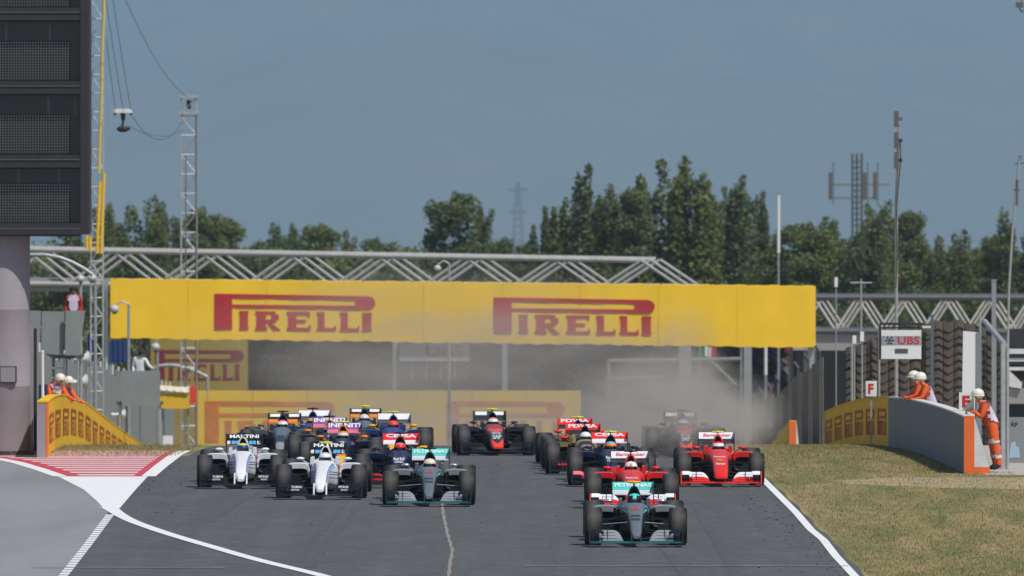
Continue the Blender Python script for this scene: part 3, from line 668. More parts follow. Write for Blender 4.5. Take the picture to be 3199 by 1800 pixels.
# --- liveries -------------------------------------------------------------
def by_y(bands, default=0):
    """paint by distance along the car: bands = [(y0, y1, material index, optional test)]"""
    def f(c):
        for bnd in bands:
            if bnd[0] <= c.y <= bnd[1] and (len(bnd) < 4 or bnd[3](c)): return bnd[2]
        return default
    return f
const = lambda k: (lambda c: k)
side = lambda lo, hi: (lambda c: lo < abs(c.x) < hi)
LIVERY = {
 'teal': dict(nose='slim', mats=['grey_silver', 'carbon', 'silver', 'teal'], paint=by_y([(1.44, 2.5, 2, lambda c: abs(c.x) > .2 and c.z > .6), (-1.2, 1.5, 1, lambda c: under('slim', c, .075)), (1.5, 5, 1, lambda c: c.z < .5)]),
      cover=by_y([(2.3, 2.75, 1)], 2), pod=lambda c: 2 if c.z > .555 else 1, mirror='silver', rest='slate', fmain='dark_teal', flaps=['pale_silver', 'silver', 'silver', 'silver'], casc='carbon', rod='silver', fend='carbon', pylon='carbon',  # sidepod highlight painted in: silver top lip over black
      rmain='soft_white', rflap='teal', rend='carbon', wing_text=[('PETRONAS', .66, .085, 0, 0, 'white')], nose_text=[('#', .15, .62, .98, 'racing_red'), ('MERCEDES', .17, -.02, .14, 'carbon'), ('PETRONAS', .16, -.28, -.14, 'carbon')], numbers=['6', '44'], stripes=[(.93, .97, .80, 1.42, 'teal')]),
 'martini': dict(nose='thumb', mats=['white', 'carbon', 'stripe_blue', 'light_blue', 'racing_red'], paint=by_y([(-1.1, 5, 1, lambda c: c.z < .20 and abs(c.y) < .9), (1.4, 2.5, 4, lambda c: .262 < abs(c.x) < .285 and c.z > .5)]),
      cover=const(0), pod=lambda c: 0 if c.z > .40 else 1, mirror='white', rest='white', fmain='carbon', flaps=['carbon', 'carbon', 'carbon', 'carbon'], casc='carbon', fend='carbon', pylon='white', pyx=.108, pyw=.028, pyz=.31,
      rmain='carbon', rflap='carbon', rend='carbon', wing_text=[('MARTINI', .60, .095, 0, .005, 'white')], stripes=[(.80, .90, -.72, 1.42, 'stripe_blue'), (.93, .97, -.72, 1.42, 'light_blue')], flap_text=[('PETROBRAS', .28, .040, .50, -.90, .245, 'white'), ('RANDSTAD', .24, .034, .53, -.95, .190, 'soft_white')], main_spots=[(-.35, -.29, 'white'), (-.26, -.19, 'light_blue'), (-.18, -.12, 'light_blue'), (.10, .17, 'light_blue'), (.18, .24, 'light_blue'), (.27, .34, 'white')]),
 'red': dict(nose='wide', mats=['racing_red', 'carbon', 'white', 'deep_red', 'orange_red'], paint=by_y([(-1.2, -.8, 1, lambda c: c.z < .17), (-.8, 1.45, 1, lambda c: under('wide', c, .16)), (1.45, 5, 1, lambda c: c.z < .4)]),
      cover=const(0), pod=lambda c: 0 if c.z > .44 else 1, mirror='racing_red', rest='racing_red', fmain='racing_red', flaps=['racing_red', 'racing_red', 'white', 'white'], casc='white', fend='orange_red', pylon='carbon',
      rmain='carbon', rflap='white', rend='carbon', wing_text=[('Santander', .58, .085, .02, 0, 'pink')], nose_text=[('Santander', .24, .30, .48, 'white'), ('SHELL', .14, -.08, .10, 'yellow'), ('Ferrari', .18, -.42, -.26, 'white')]),
 'navy_red': dict(nose='slim', mats=['navy', 'carbon', 'deep_red', 'royal_blue', 'gold'], paint=by_y([(-1.2, -.45, 2, lambda c: c.z > .2), (-1.2, 5, 1, lambda c: c.z < .2)]),
      cover=by_y([(2.3, 2.6, 1)], 0), pod=lambda c: 0 if c.z > .50 else 1, mirror='navy', rest='navy', fmain='carbon', flaps=['carbon', 'deep_red', 'carbon', 'deep_red'], casc='pink', fend='carbon',
      rmain='white', rflap='racing_red', rend='deep_red', wing_text=[('CEPSA', .62, .095, 0, .005, 'white')], nose_text=[('Red Bull', .22, .15, .50, 'white'), ('CEPSA', .18, -.10, .08, 'white')]),
 'orange_nose': dict(nose='slim', mats=['dark_navy', 'carbon', 'orange', 'yellow', 'purple', 'racing_red'], paint=by_y([(-1.2, -.55, 3), (-.55, -.1, 2), (-.1, .3, 5, lambda c: c.z > .3), (1.3, 2.5, 4, lambda c: c.z > .55 and abs(c.x) > .2)]),
      cover=by_y([(2.3, 2.7, 2)], 0), pod=lambda c: 0 if c.z > .50 else 1, mirror='orange', rest='dark_navy', fmain='carbon', flaps=['carbon', 'dark_navy', 'dark_navy', 'dark_navy'], casc='carbon', fend='dark_navy',
      rmain='pink', rflap='purple', rend='dark_navy', wing_text=[('INFINITI', .69, .125, 0, .003, 'white')], nose_text=[('#', .12, .7, 1.0, 'white')], numbers=['3', '26']),
 'gold': dict(nose='slim', mats=['carbon', 'gold', 'pink', 'dark_grey'], paint=by_y([(-1.1, -.6, 2, lambda c: c.z > .2), (-.5, -.2, 1, lambda c: c.z > .28), (.05, .25, 1, lambda c: c.z > .35), (.45, .7, 1, lambda c: c.z > .45), (1.3, 1.5, 1, lambda c: c.z > .5)]),
      cover=const(0), pod=lambda c: 1 if .56 < c.z < .6 else 0, mirror='racing_red', rest='gold', fmain='carbon', flaps=['carbon', 'carbon', 'racing_red', 'carbon'], casc='carbon', fend='carbon',
      rmain='carbon', rflap='racing_red', rend='racing_red', wing_text=[('PDVSA', .62, .10, 0, .005, 'white')]),
 'chevron': dict(nose='wide', mats=['dark_grey', 'orange_red', 'carbon', 'silver', 'deep_red'], paint=by_y([(-1.2, -.3, 1, lambda c: c.y < -.88 + 22 * c.x * c.x and not under('wide', c, .15)), (.0, 1.3, 1, lambda c: .16 + 14 * c.x * c.x < c.y < .62 + 14 * c.x * c.x and not under('wide', c, .12)), (.8, 1.42, 4, lambda c: not under('wide', c, .1)), (-1.2, 5, 2, lambda c: c.z < .3)]),
      cover=const(2), pod=lambda c: 0 if c.z > .5 else 2, mirror='dark_grey', rest='dark_grey', fmain='carbon', flaps=['carbon', 'dark_grey', 'carbon', 'carbon'], casc='carbon', fend='carbon',
      rmain='carbon', rflap='dark_grey', rend='carbon', wing_text=[], wing_spots=[(-.33, -.06, -.055, .055, 'white'), (.06, .33, -.055, .055, 'white')], nose_text=[('KENWOOD', .20, -.20, .06, 'soft_white'), ('SAP', .20, -.62, -.26, 'soft_white')]),
 'blue_yellow': dict(nose='slim', mats=['royal_blue', 'carbon', 'yellow'], paint=by_y([(-1.1, -.6, 2)]), cover=by_y([(2.3, 2.6, 0)], 0), pod=lambda c: 0 if c.z > .40 else 1, mirror='yellow', rest='royal_blue', fmain='carbon', flaps=['carbon', 'royal_blue', 'yellow', 'carbon'], casc='yellow', fend='carbon',
      rmain='dark_grey', rflap='white', rend='dark_grey', wing_text=[]),
 'black_orange': dict(nose='slim', mats=['dark_grey', 'carbon', 'slate', 'orange', 'silver'], paint=by_y([(-1.1, -.5, 4), (.2, 1.4, 2, lambda c: c.z > .4)]), cover=const(1), pod=lambda c: 2 if c.z > .5 else 1, mirror='slate', rest='dark_grey', fmain='orange', flaps=['carbon', 'silver', 'silver', 'carbon'], casc='silver', fend='orange',
      rmain='orange', rflap='carbon', rend='carbon', wing_text=[], wing_spots=[(-.33, -.10, -.04, .05, 'white'), (.10, .33, -.04, .05, 'white')]),
}
GRP = 'racing cars charging down the straight'
H = lambda label, cols, stripe=None: dict(label=label, cols=cols, **({'stripe': stripe} if stripe else {}))
CARS = [
 ('teal', 1986, 185.4, 0.00, 'silver racing car with teal rear wing, leading the field on the right', 'yellow', H('driver in a dark green helmet in the leading silver car', ['teal', 'carbon', 'slate'], 'pale_teal')),
 ('teal', 1340, 204.6, 0.00, 'silver racing car with teal rear wing and black camera pod, running mid track', 'carbon', H('driver in a cream helmet in the silver car mid track', ['cream', 'cream', 'deep_red'])),
 ('red', 1975, 202.9, 0.00, 'red racing car with white rear wing right behind the leading silver car', 'carbon', H('driver in a white helmet with orange stripe in the red car behind the leader', ['white', 'white', 'soft_white'], 'orange')),
 ('red', 2250, 215.6, 0.00, 'red racing car with white rear wing beside the grass verge', 'lime', H('driver in a white and red helmet in the red car beside the grass', ['racing_red', 'white', 'dark_grey'])),
 ('martini', 1005, 208.4, 0.05, 'white racing car with yellow camera pod, nearer of the two white cars', 'lime', H('driver in a white and navy helmet in the nearer white car', ['soft_white', 'white', 'dark_navy'])),
 ('martini', 754, 214.4, -0.04, 'white racing car with black camera pod, leftmost of the front runners', 'carbon', H('driver in a lime and blue helmet in the leftmost white car', ['lime', 'royal_blue', 'royal_blue'])),
 ('navy_red', 1911, 215.7, 0.00, 'dark navy racing car with red wing and yellow camera pod, behind a red car', 'lime', H('driver in a blue and orange helmet in the navy car with yellow camera pod', ['light_blue', 'orange', 'royal_blue'])),
 ('navy_red', 1246, 214.8, 0.00, 'dark navy racing car with red wing, half hidden behind the silver car mid track', 'carbon', H('driver in a pink and red helmet in the navy car mid track', ['pink', 'racing_red', 'pink'])),
 ('gold', 1836, 223.2, -0.06, 'black and gold racing car with red wing, nearer of its pair', 'carbon', H('driver in a white and blue helmet in the nearer black and gold car', ['white', 'white', 'light_blue'])),
 ('gold', 1818, 229.0, -0.10, 'black and gold racing car with yellow camera pod, tucked behind its twin', 'lime', H('driver in a red helmet in the farther black and gold car', ['racing_red', 'white', 'racing_red'])),
 ('orange_nose', 1066, 224.0, 0.00, 'navy racing car with orange nose and yellow camera pod behind the white cars', 'lime', H('driver in a white and orange helmet in the nearer orange nosed car', ['orange', 'soft_white', 'purple'])),
 ('orange_nose', 1028, 229.9, -0.05, 'navy racing car with orange nose and dark camera pod, behind its lookalike', 'carbon', H('driver in a silver helmet in the farther orange nosed car', ['soft_white', 'silver', 'dark_navy'])),
 ('black_orange', 876, 236.6, 0.00, 'black racing car with orange trim, white wing panels and dark camera pod, far left', 'carbon', H('driver in a pink and white helmet in the far left black car', ['pink', 'white', 'pink'])),
 ('blue_yellow', 971, 242.4, 0.00, 'blue and yellow racing car with dark camera pod, deep in the left pack', 'carbon', H('driver in a blue helmet in the blue car deep in the left pack', ['royal_blue', 'yellow', 'royal_blue'])),
 ('blue_yellow', 1225, 236.0, 0.00, 'blue and yellow racing car with yellow camera pod, behind the navy and silver cars', 'lime', H('driver in an orange red helmet in the blue car mid track', ['orange_red', 'orange_red', 'royal_blue'])),
 ('black_orange', 1134, 249.0, 0.00, 'black racing car with orange trim and yellow camera pod, at the back of the pack', 'lime', H('driver in a pale helmet in the rearmost black and orange car', ['cream', 'soft_white', 'slate'])),
 ('chevron', 1550, 241.0, -0.13, 'dark grey racing car with red chevron nose, alone in mid track', 'lime', H('driver in a white and pink helmet in the lone dark grey car', ['pink', 'white', 'pink'])),
 ('chevron', 2141, 238.4, -0.04, 'dark grey racing car with red chevron nose, coming out of the dust', 'carbon', H('driver in a blue and white helmet in the dusty grey car', ['light_blue', 'white', 'royal_blue'])),
]
for t, u, y, d, lab, cc, hel in CARS: build_car(t, u, y, d, lab, cc, hel, GRP)

# ================================================================== banners, barriers, bridges, towers
mat('banner_yellow', (0.91, 0.57, 0.028), 0.7, var=0.07, scale=0.45, spec=0.3)
mat('banner_seam', (0.80, 0.50, 0.028), 0.75)
mat('banner_red', (0.46, 0.022, 0.030), 0.7, var=0.08, scale=1.0, spec=0.3)
mat('wall_yellow', (0.80, 0.46, 0.010), 0.75, var=0.10, scale=1.2, spec=0.25)
mat('wall_red', (0.42, 0.075, 0.022), 0.75, var=0.12, scale=1.5, spec=0.25)
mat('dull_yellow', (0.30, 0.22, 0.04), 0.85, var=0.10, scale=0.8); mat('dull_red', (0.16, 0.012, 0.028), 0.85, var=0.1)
mat('steel', (0.36, 0.37, 0.38), 0.5, 0.35, var=0.12, scale=8); mat('dark_steel', (0.10, 0.105, 0.11), 0.55, 0.3, var=0.15, scale=6)
mat('galvanised', (0.55, 0.56, 0.57), 0.38, 0.6, var=0.15, scale=7)
mat('white_steel', (0.36, 0.355, 0.34), 0.6, var=0.14, scale=3); mat('grey_sheet', (0.235, 0.255, 0.26), 0.75, var=0.10, scale=1.5)
mat('concrete_grey', (0.24, 0.25, 0.255), 0.85, var=0.12, scale=1.5, bump=0.2); mat('wall_slate', (0.20, 0.225, 0.245), 0.85, var=0.06, scale=2.0)
mat('post_white', (0.62, 0.62, 0.61), 0.6, var=0.12, scale=4); mat('hazard_orange', (0.78, 0.145, 0.02), 0.6, var=0.05, scale=4)
mat('pink_grey', (0.28, 0.26, 0.285), 0.8, var=0.08, scale=1.2); mat('black_frame', (0.022, 0.021, 0.024), 0.6, var=0.2, scale=3)
mat('screen_glass', (0.012, 0.014, 0.022), 0.25, spec=0.6); mat('screen_mesh', (0.60, 0.57, 0.48), 0.6); mat('blue_tarp', (0.012, 0.035, 0.15), 0.7, var=0.2)
mat('brown_fabric', (0.080, 0.062, 0.048), 0.9, var=0.20, scale=2.2, bump=0.3, bscale=14); mat('fabric_gap', (0.012, 0.011, 0.010), 0.95)
mat('crane_yellow', (0.80, 0.50, 0.02), 0.5); mat('pale_yellow', (0.56, 0.46, 0.15), 0.6)
mat('sign_white', (0.74, 0.74, 0.73), 0.6); mat('sign_grey', (0.30, 0.31, 0.33), 0.6); mat('sign_red', (0.52, 0.02, 0.03), 0.6); mat('sign_black', (0.01, 0.01, 0.012), 0.6)
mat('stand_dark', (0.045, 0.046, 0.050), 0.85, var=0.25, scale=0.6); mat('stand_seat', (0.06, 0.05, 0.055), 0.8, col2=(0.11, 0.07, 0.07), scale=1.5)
mat('antenna_grey', (0.10, 0.10, 0.105), 0.6); mat('antenna_rust', (0.125, 0.10, 0.092), 0.7); mat('lens_glass', (0.02, 0.02, 0.03), 0.15)
mat('deck_grey', (0.30, 0.29, 0.28), 0.8, var=0.1, scale=0.6); mat('rope', (0.05, 0.055, 0.06), 0.8)

def vbox(name, mats, u0, u1, v0, v1, y, depth, parent=None, zmin=None):
    """a box that faces the camera: picture columns u0..u1, rows v0..v1 at distance y"""
    x0, x1, z1, z0 = X(u0, y), X(u1, y), Z(v0, y), Z(v1, y)
    if zmin is not None: z0 = zmin
    return MB().box(((x0 + x1) / 2, y + depth / 2, (z0 + z1) / 2), (x1 - x0, depth, z1 - z0)).obj(name, mats, parent)

# ---- lettering of the tyre sponsor: a P with a long stretched bowl over the other letters
def serif_letter(mb, ch, x, w, h, pt, st=0.34):
    t = w * st; b = h * 0.16; s = w * 0.06
    def r(x0, x1, z0, z1): mb.add([pt(x + x0, z0), pt(x + x1, z0), pt(x + x1, z1), pt(x + x0, z1)], [(0, 1, 2, 3)])
    if ch == 'I':
        r(s, w - s, b, h - b); r(0, w, 0, b); r(0, w, h - b, h); return
    r(s, s + t, b, h - b); r(0, t + 2 * s, 0, b); r(0, t + s, h - b, h)
    if ch in 'EL': r(t + 2 * s, w, 0, b); r(w - .10 * w, w, b, h * .28)
    if ch == 'E': r(t + s, w * .97, h - b, h); r(w * .88, w * .97, h * .74, h - b); r(t + s, w * .80, h * .43, h * .58)
    if ch == 'R':
        r(t + s, w * .78, h - b, h); r(w * .62, w * .90, h * .56, h - b); r(t + s, w * .80, h * .42, h * .56)
        mb.add([pt(x + t + 1.5 * s, h * .42), pt(x + w * .58, h * .42), pt(x + w, 0), pt(x + w * .70, 0)], [(0, 3, 2, 1)])
def sponsor_logo(parent, col, w, h, pt):
    """logo w wide and h high; pt(a, b) gives the point on the carrying surface"""
    mb = MB(); q = lambda pts: mb.add([pt(*p) for p in pts], [tuple(range(len(pts)))])
    st = w * .110; bar0, bar1 = h * .62, h; ri = (bar1 - bar0) * .27
    q([(0, 0), (st, 0), (st, h), (0, h)])
    zc = (bar0 + bar1) / 2 - .015 * h; rr = (bar1 - bar0) / 2; xe = w * .875
    q([(st, h), (st, zc + rr * .48), (xe, zc + rr * .42), (xe, zc + rr)])
    q([(st, bar0), (xe, zc - rr), (xe, zc - rr * .42), (st, zc - rr * .48)])
    q([(xe, zc - rr), (w * .955, zc - rr)] + [(w * .955 + rr * 1.05 * math.sin(a), zc - rr * math.cos(a)) for a in np.linspace(.2, 2.94, 8)] + [(w * .955, zc + rr), (xe, zc + rr), (xe, zc + rr * .42), (xe, zc - rr * .42)])
    hh = h * .53
    for ch, a, b_ in (('I', .155, .212), ('R', .254, .416), ('E', .450, .598), ('L', .636, .755), ('L', .780, .900), ('I', .918, .978)):
        serif_letter(mb, ch, a * w, (b_ - a) * w, hh, pt)
    return mb.obj('lettering', col, parent, fix=False)

# ---- the yellow banner bridge over the track
YB = 375.0
br = empty('banner_bridge', (X(1445, YB), YB, gz(YB)), 0, 'long yellow banner bridge with two red logos across the track', 'bridge')
O = Vector(br.location)
def bz(u, top): return Z((870 + 23 * (u - 345) / 2203) if top else (1058 + 30 * (u - 345) / 2203), YB)
def rip(u_, t): return .006 * math.sin(u_ * .041 + 2 * t) + .003 * math.sin(u_ * .113 - 3 * t)
mb = MB(); rr = []; NB = 150
for k in range(NB + 1):
    u_ = 345 + 2203 * k / NB; x_ = X(u_, YB) - O.x; zt, zb = bz(u_, 1) - O.z + .012 * math.sin(u_ * .12) + .008 * math.sin(u_ * .37), bz(u_, 0) - O.z + .018 * math.sin(u_ * .10) + .010 * math.sin(u_ * .41)
    rr.append([(x_, rip(u_, t), zb + (zt - zb) * t) for t in (0, .25, .5, .75, 1)] + [(x_, 1.2, zt), (x_, 1.2, zb)])
mb.loft(rr); ban = mb.obj('banner', 'banner_yellow', br, smooth=30)
for k in range(1, 9):
    u_ = 345 + 2203 * k / 9; mb = MB(); mb.box((X(u_, YB) - O.x, rip(u_, .5) + .012, (bz(u_, 0) + bz(u_, 1)) / 2 - O.z), (.018, .05, bz(u_, 1) - bz(u_, 0) - .02)); mb.obj('seam', 'banner_seam', ban)
for u0 in (670, 1543):
    def pt(a, b_, u0=u0):
        uu = u0 + a * F_PX / YB; zb = bz(uu, 0) + (bz(uu, 1) - bz(uu, 0)) * .165
        return Vector((X(uu, YB), YB - .030, zb + b_)) - O
    sponsor_logo(ban, 'banner_red', 503 * YB / F_PX, 112 * YB / F_PX, pt)
for u_ in (2536, 348):
    mb = MB(); mb.box((X(u_, YB) - O.x, .6, (bz(u_, 0) + gz(YB)) / 2 - O.z), (.22 if u_ > 900 else .14, .22, bz(u_, 0) - gz(YB))); mb.obj('pillar', 'steel', br)
mb = MB(); mb.box((X(331, YB) - O.x, .4, (Z(880, YB) + gz(YB)) / 2 - O.z), (.12, .12, Z(880, YB) - gz(YB))); mb.obj('pillar', 'galvanised', br)
for k in range(15):
    u_ = 360 + k * 155; mb = MB(); mb.box((X(u_, YB) - O.x, .03, bz(u_, 1) - O.z + .03), (.05, .05, .07)); mb.obj('clip', 'dark_steel', ban)

mat('pale_steel', (0.52, 0.50, 0.46), 0.6, var=0.15, scale=3)
# ---- truss footbridges
def truss_bridge(label, ua, ub, v0a, v1a, v0b, v1b, y, depth, bay, chord, diag, col, cold, lean=0, deck=None, endcut=False, skew=0.0):
    o = empty('truss_footbridge', (X((ua + ub) / 2, y), y, gz(y)), 0, label, 'footbridge'); OO = Vector(o.location)
    f = lambda u_, a, b_: a + (b_ - a) * (u_ - ua) / (ub - ua)
    pt = lambda u_, top, yy: Vector((X(u_ + skew * yy / depth, y), y + yy, Z(f(u_, v0a, v0b) if top else f(u_, v1a, v1b), y))) - OO
    n = max(2, int((ub - ua) / bay))
    for yy in (0, depth / 2, depth):
        for top in (True, False):
            ue = ub - (bay * .55 if (endcut and top) else 0)
            mb = MB(); mb.tube(pt(ua, top, yy), pt(ue, top, yy), chord, n=8); mb.obj('chord', col, o, smooth=40)
        for k in range(n):
            a, b_ = ua + (ub - ua) * k / n, ua + (ub - ua) * (k + 1) / n; mid = (a + b_) / 2
            for p, q in ((pt(a, False, yy), pt(mid, True, yy)), (pt(mid, True, yy), pt(b_, False, yy))):
                mb = MB(); mb.tube(p, q, diag, n=7); mb.obj('diagonal', cold, o, smooth=40)
    for k in range(n + 1):
        u_ = ua + (ub - ua) * k / n; mb = MB(); mb.tube(pt(u_, False, 0), pt(u_, False, depth), diag * .8, n=6); mb.obj('cross_beam', col, o)
    if deck:
        mb = MB(); a, b_ = pt(ua, False, 0), pt(ub, False, depth)
        cs = [pt(ua, False, .1), pt(ub, False, .1), pt(ub, False, depth - .1), pt(ua, False, depth - .1)]
        mb.add([c + Vector((0, 0, deck[0])) for c in cs] + [c + Vector((0, 0, deck[1])) for c in cs], [(0, 1, 2, 3), (7, 6, 5, 4), (0, 4, 5, 1), (2, 6, 7, 3), (1, 5, 6, 2), (0, 3, 7, 4)]); mb.obj('deck', 'deck_grey', o)
    for u_ in (ua + 40, ub - 30):
        p = pt(u_, False, depth / 2); mb = MB(); mb.box((p.x, p.y, p.z / 2 - .2), (.5, .5, p.z - .4)); mb.obj('support', 'concrete_grey', o)
    return o
truss_bridge('white steel truss footbridge rising behind the yellow banner', -60, 2140, 776, 884, 815, 905, 430.0, 2.2, 275, .11, .065, 'white_steel', 'white_steel', deck=(-.35, .22), endcut=True, skew=62.0)
truss_bridge('grey truss footbridge with crossed braces right of the yellow banner', 2475, 3420, 930, 1035, 932, 1040, 405.0, 1.8, 135, .12, .05, 'dark_steel', 'pale_steel', deck=(-.75, -.1), skew=36.0)

# ---- concrete barriers
def barrier(name, label, pts, h, mats_fn, endcol=None, th=.22, foot=.55, logos=None, side=1, capcol='post_white'):
    """pts: [(x, y)] of the track-side face from near to far; side=+1 when the outer side is at larger x"""
    o = empty(name, (pts[0][0], pts[0][1], gz(pts[0][1])), 0, label, 'barrier'); OO = Vector(o.location); segs = []
    P2 = []
    for (xa, ya_), (xb, yb_) in zip(pts[:-1], pts[1:]):
        n = max(1, int(round((yb_ - ya_) / 4)))
        for k in range(n): P2.append((xa + (xb - xa) * k / n, ya_ + (yb_ - ya_) * k / n))
    P2.append(pts[-1])
    for k, ((xa, ya_), (xb, yb_)) in enumerate(zip(P2[:-1], P2[1:])):
        def sec(x_, y_): z_ = gz(y_); return [Vector(p) - OO for p in ((x_, y_, z_ - .3), (x_, y_, z_ + h), (x_ + side * th, y_, z_ + h), (x_ + side * foot, y_, z_ + .14), (x_ + side * foot, y_, z_ - .3))]
        mb = MB(); mb.loft([sec(xa, ya_ + .012), sec(xb, yb_ - .012)]); mb.obj('block', mats_fn(ya_), o)
        mb = MB(); za, zb_ = gz(ya_) + h, gz(yb_) + h
        cs = [Vector(p) - OO for p in ((xa - side * .012, ya_, za + .003), (xa + side * (th + .012), ya_, za + .003), (xb + side * (th + .012), yb_, zb_ + .003), (xb - side * .012, yb_, zb_ + .003))]
        mb.add(cs + [c + Vector((0, 0, .035)) for c in cs], [(0, 1, 2, 3), (7, 6, 5, 4), (0, 4, 5, 1), (2, 6, 7, 3), (1, 5, 6, 2), (0, 3, 7, 4)]); mb.obj('capping', capcol(ya_) if callable(capcol) else capcol, o)
    return o, OO
# right-hand wall with painted end
XW = [(9.55, 223.2), (9.37, 240.0), (9.19, 258.0), (8.98, 285.0), (8.87, 300.0)]
wl, OO = barrier('concrete_barrier', 'grey and yellow concrete barrier with orange end, right of the track', XW, 1.19, lambda y: 'wall_slate' if y < 257 else 'wall_yellow', side=1, capcol=lambda y: 'post_white' if y < 257 else 'wall_yellow')
x0, y0 = XW[0]
mb = MB(); mb.add([(0, -.02, -.05), (.215, -.02, -.05), (.215, -.02, 1.225), (0, -.02, 1.225), (0, .01, -.05), (.215, .01, -.05), (.215, .01, 1.225), (0, .01, 1.225)], [(0, 1, 2, 3), (7, 6, 5, 4), (0, 4, 5, 1), (2, 6, 7, 3), (1, 5, 6, 2), (0, 3, 7, 4)]); mb.obj('end_strip', 'hazard_orange', wl)
mb = MB(); mb.prism([(.217, -.05), (.545, -.05), (.545, .14), (.217, .14)], 'xz', -.02, .012); mb.obj('end_foot', 'hazard_orange', wl)
mb = MB(); mb.prism([(.217, .142), (.535, .142), (.222, 1.21), (.217, 1.21)], 'xz', -.018, .012); mb.obj('end_slope', 'post_white', wl)
def wall_point(pts, OO, off):
    ys = [p[1] for p in pts]; xs = [p[0] for p in pts]
    return lambda y, z: Vector((float(np.interp(y, ys, xs)) + off, y, gz(y) + z)) - OO
def wall_letters(parent, pt, y_start, word, wlet, gap, h, zb, col):
    y_ = y_start
    for ch in word:
        if ch != ' ':
            vs, fs = text_polys(ch, .03); mb = MB(); mb.add([pt(y_ + (a + .5) * wlet, zb + (b_ + .5) * h) for a, b_ in vs], fs); mb.obj('letter', col, parent, fix=False)
        y_ += wlet + gap
pt = wall_point(XW, OO, -.014)
def logo_wall(parent, pt, ya, n, w, gap, flip):
    for k in range(n):
        y_ = ya + k * (w + gap)
        for ch in range(1): sponsor_logo(parent, 'wall_red', w, .66, (lambda a, b_, y_=y_: pt(y_ + (w - a if flip else a), .28 + b_)))
logo_wall(wl, pt, 259.0, 6, 5.0, 2.0, True)
# left-hand wall, its end pale and edged orange
XL = [(-10.42, 237.0), (-10.85, 252.0), (-11.55, 285.0), (-12.4, 330.0), (-13.35, 385.0)]
ll, OL = barrier('concrete_barrier', 'yellow concrete barrier with red lettering left of the red kerb', XL, 1.25, lambda y: 'wall_yellow', side=-1, th=.22, foot=.24, capcol='wall_yellow')
mb = MB(); mb.box((-.135, -.025, .58), (.20, .03, 1.30)); mb.obj('end_face', 'pink_grey', ll)
mb = MB(); mb.box((-.005, -.028, .58), (.055, .04, 1.30)); mb.obj('end_strip', 'hazard_orange', ll)
logo_wall(ll, wall_point(XL, OL, .014), 239.5, 14, 6.5, 3.0, False)
# small barrier farther on, by the dust
XS = [(8.36, 318.0), (8.7, 345.0), (8.98, 380.0)]
sl, OS = barrier('concrete_barrier', 'short yellow barrier with orange and white end, beyond the dust', XS, 1.2, lambda y: 'wall_yellow', side=1, th=.2, foot=.3, capcol='wall_yellow')
mb = MB(); mb.box((.09, -.02, .55), (.20, .03, 1.3)); mb.obj('end_strip', 'hazard_orange', sl)
mb = MB(); mb.prism([(.192, -.1), (.34, -.1), (.205, 1.19), (.192, 1.19)], 'xz', -.02, .012); mb.obj('end_slope', 'post_white', sl)

# ---- catch fences: posts and sheets, each its own part
mat('dusty_brown', (0.21, 0.175, 0.145), 0.9, var=0.25, scale=0.9)
def fence(label, x_fn, ya, yb, pitch, h0, sheetcol, postcol, side, sheet_h=(0.0, 1.0), wires=True, lean=0.0, th=.03, grow=0.0, pr=.055):
    o = empty('catch_fence', (x_fn(ya), ya, gz(ya)), 0, label, 'fence'); OO = Vector(o.location); y_ = ya
    rng = random.Random(int(ya))
    while y_ < yb - .1:
        y2 = min(y_ + pitch, yb); h = h0 + grow * (y_ - ya)
        mb = MB(); a = Vector((x_fn(y_), y_, gz(y_))) - OO; mb.tube(a - Vector((0, 0, .2)), a + Vector((0, 0, h + .25)), pr, n=8); mb.tube(a + Vector((0, 0, h + .25)), a + Vector((-side * .5 * lean, 0, h + .25 + .7 * lean)), .05, n=8) if lean else None
        mb.obj('post', postcol, o, smooth=40)
        z0, z1 = h * sheet_h[0], h * sheet_h[1] + rng.uniform(-.12, .12)
        b_ = Vector((x_fn(y2), y2, gz(y2))) - OO; off = Vector((side * .09, 0, 0))
        n = 6; rr = []
        for k in range(n + 1):
            p = a.lerp(b_, .02 + .96 * k / n) + off; w = Vector((.03 * (k % 2), 0, 0)); rr.append([p + w + Vector((0, 0, z0)), p + w + Vector((0, 0, z1)), p + w + Vector((th, 0, z1)), p + w + Vector((th, 0, z0))])
        mb = MB(); mb.loft(rr); mb.obj('sheet', sheetcol, o)
        if wires:
            mb = MB()
            for k in range(5):
                zz = h * (.25 + .18 * k); mb.tube(a + Vector((0, 0, zz)), b_ + Vector((0, 0, zz)), .012, n=4)
            mb.obj('cable', 'galvanised', o)
        y_ += pitch
    return o
fence('tall grey sheet fence with pale posts behind the left yellow barrier', lambda y: -13.0 - .0095 * (y - 280), 286, 470, 7.2, 2.7, 'grey_sheet', 'post_white', 1, grow=.0115, pr=.04)
fence('dusty brown catch fence falling away beyond the right barrier', lambda y: 9.62, 330, 430, 12.5, 3.3, 'dusty_brown', 'dark_steel', 1, lean=.3, pr=.028, wires=False)

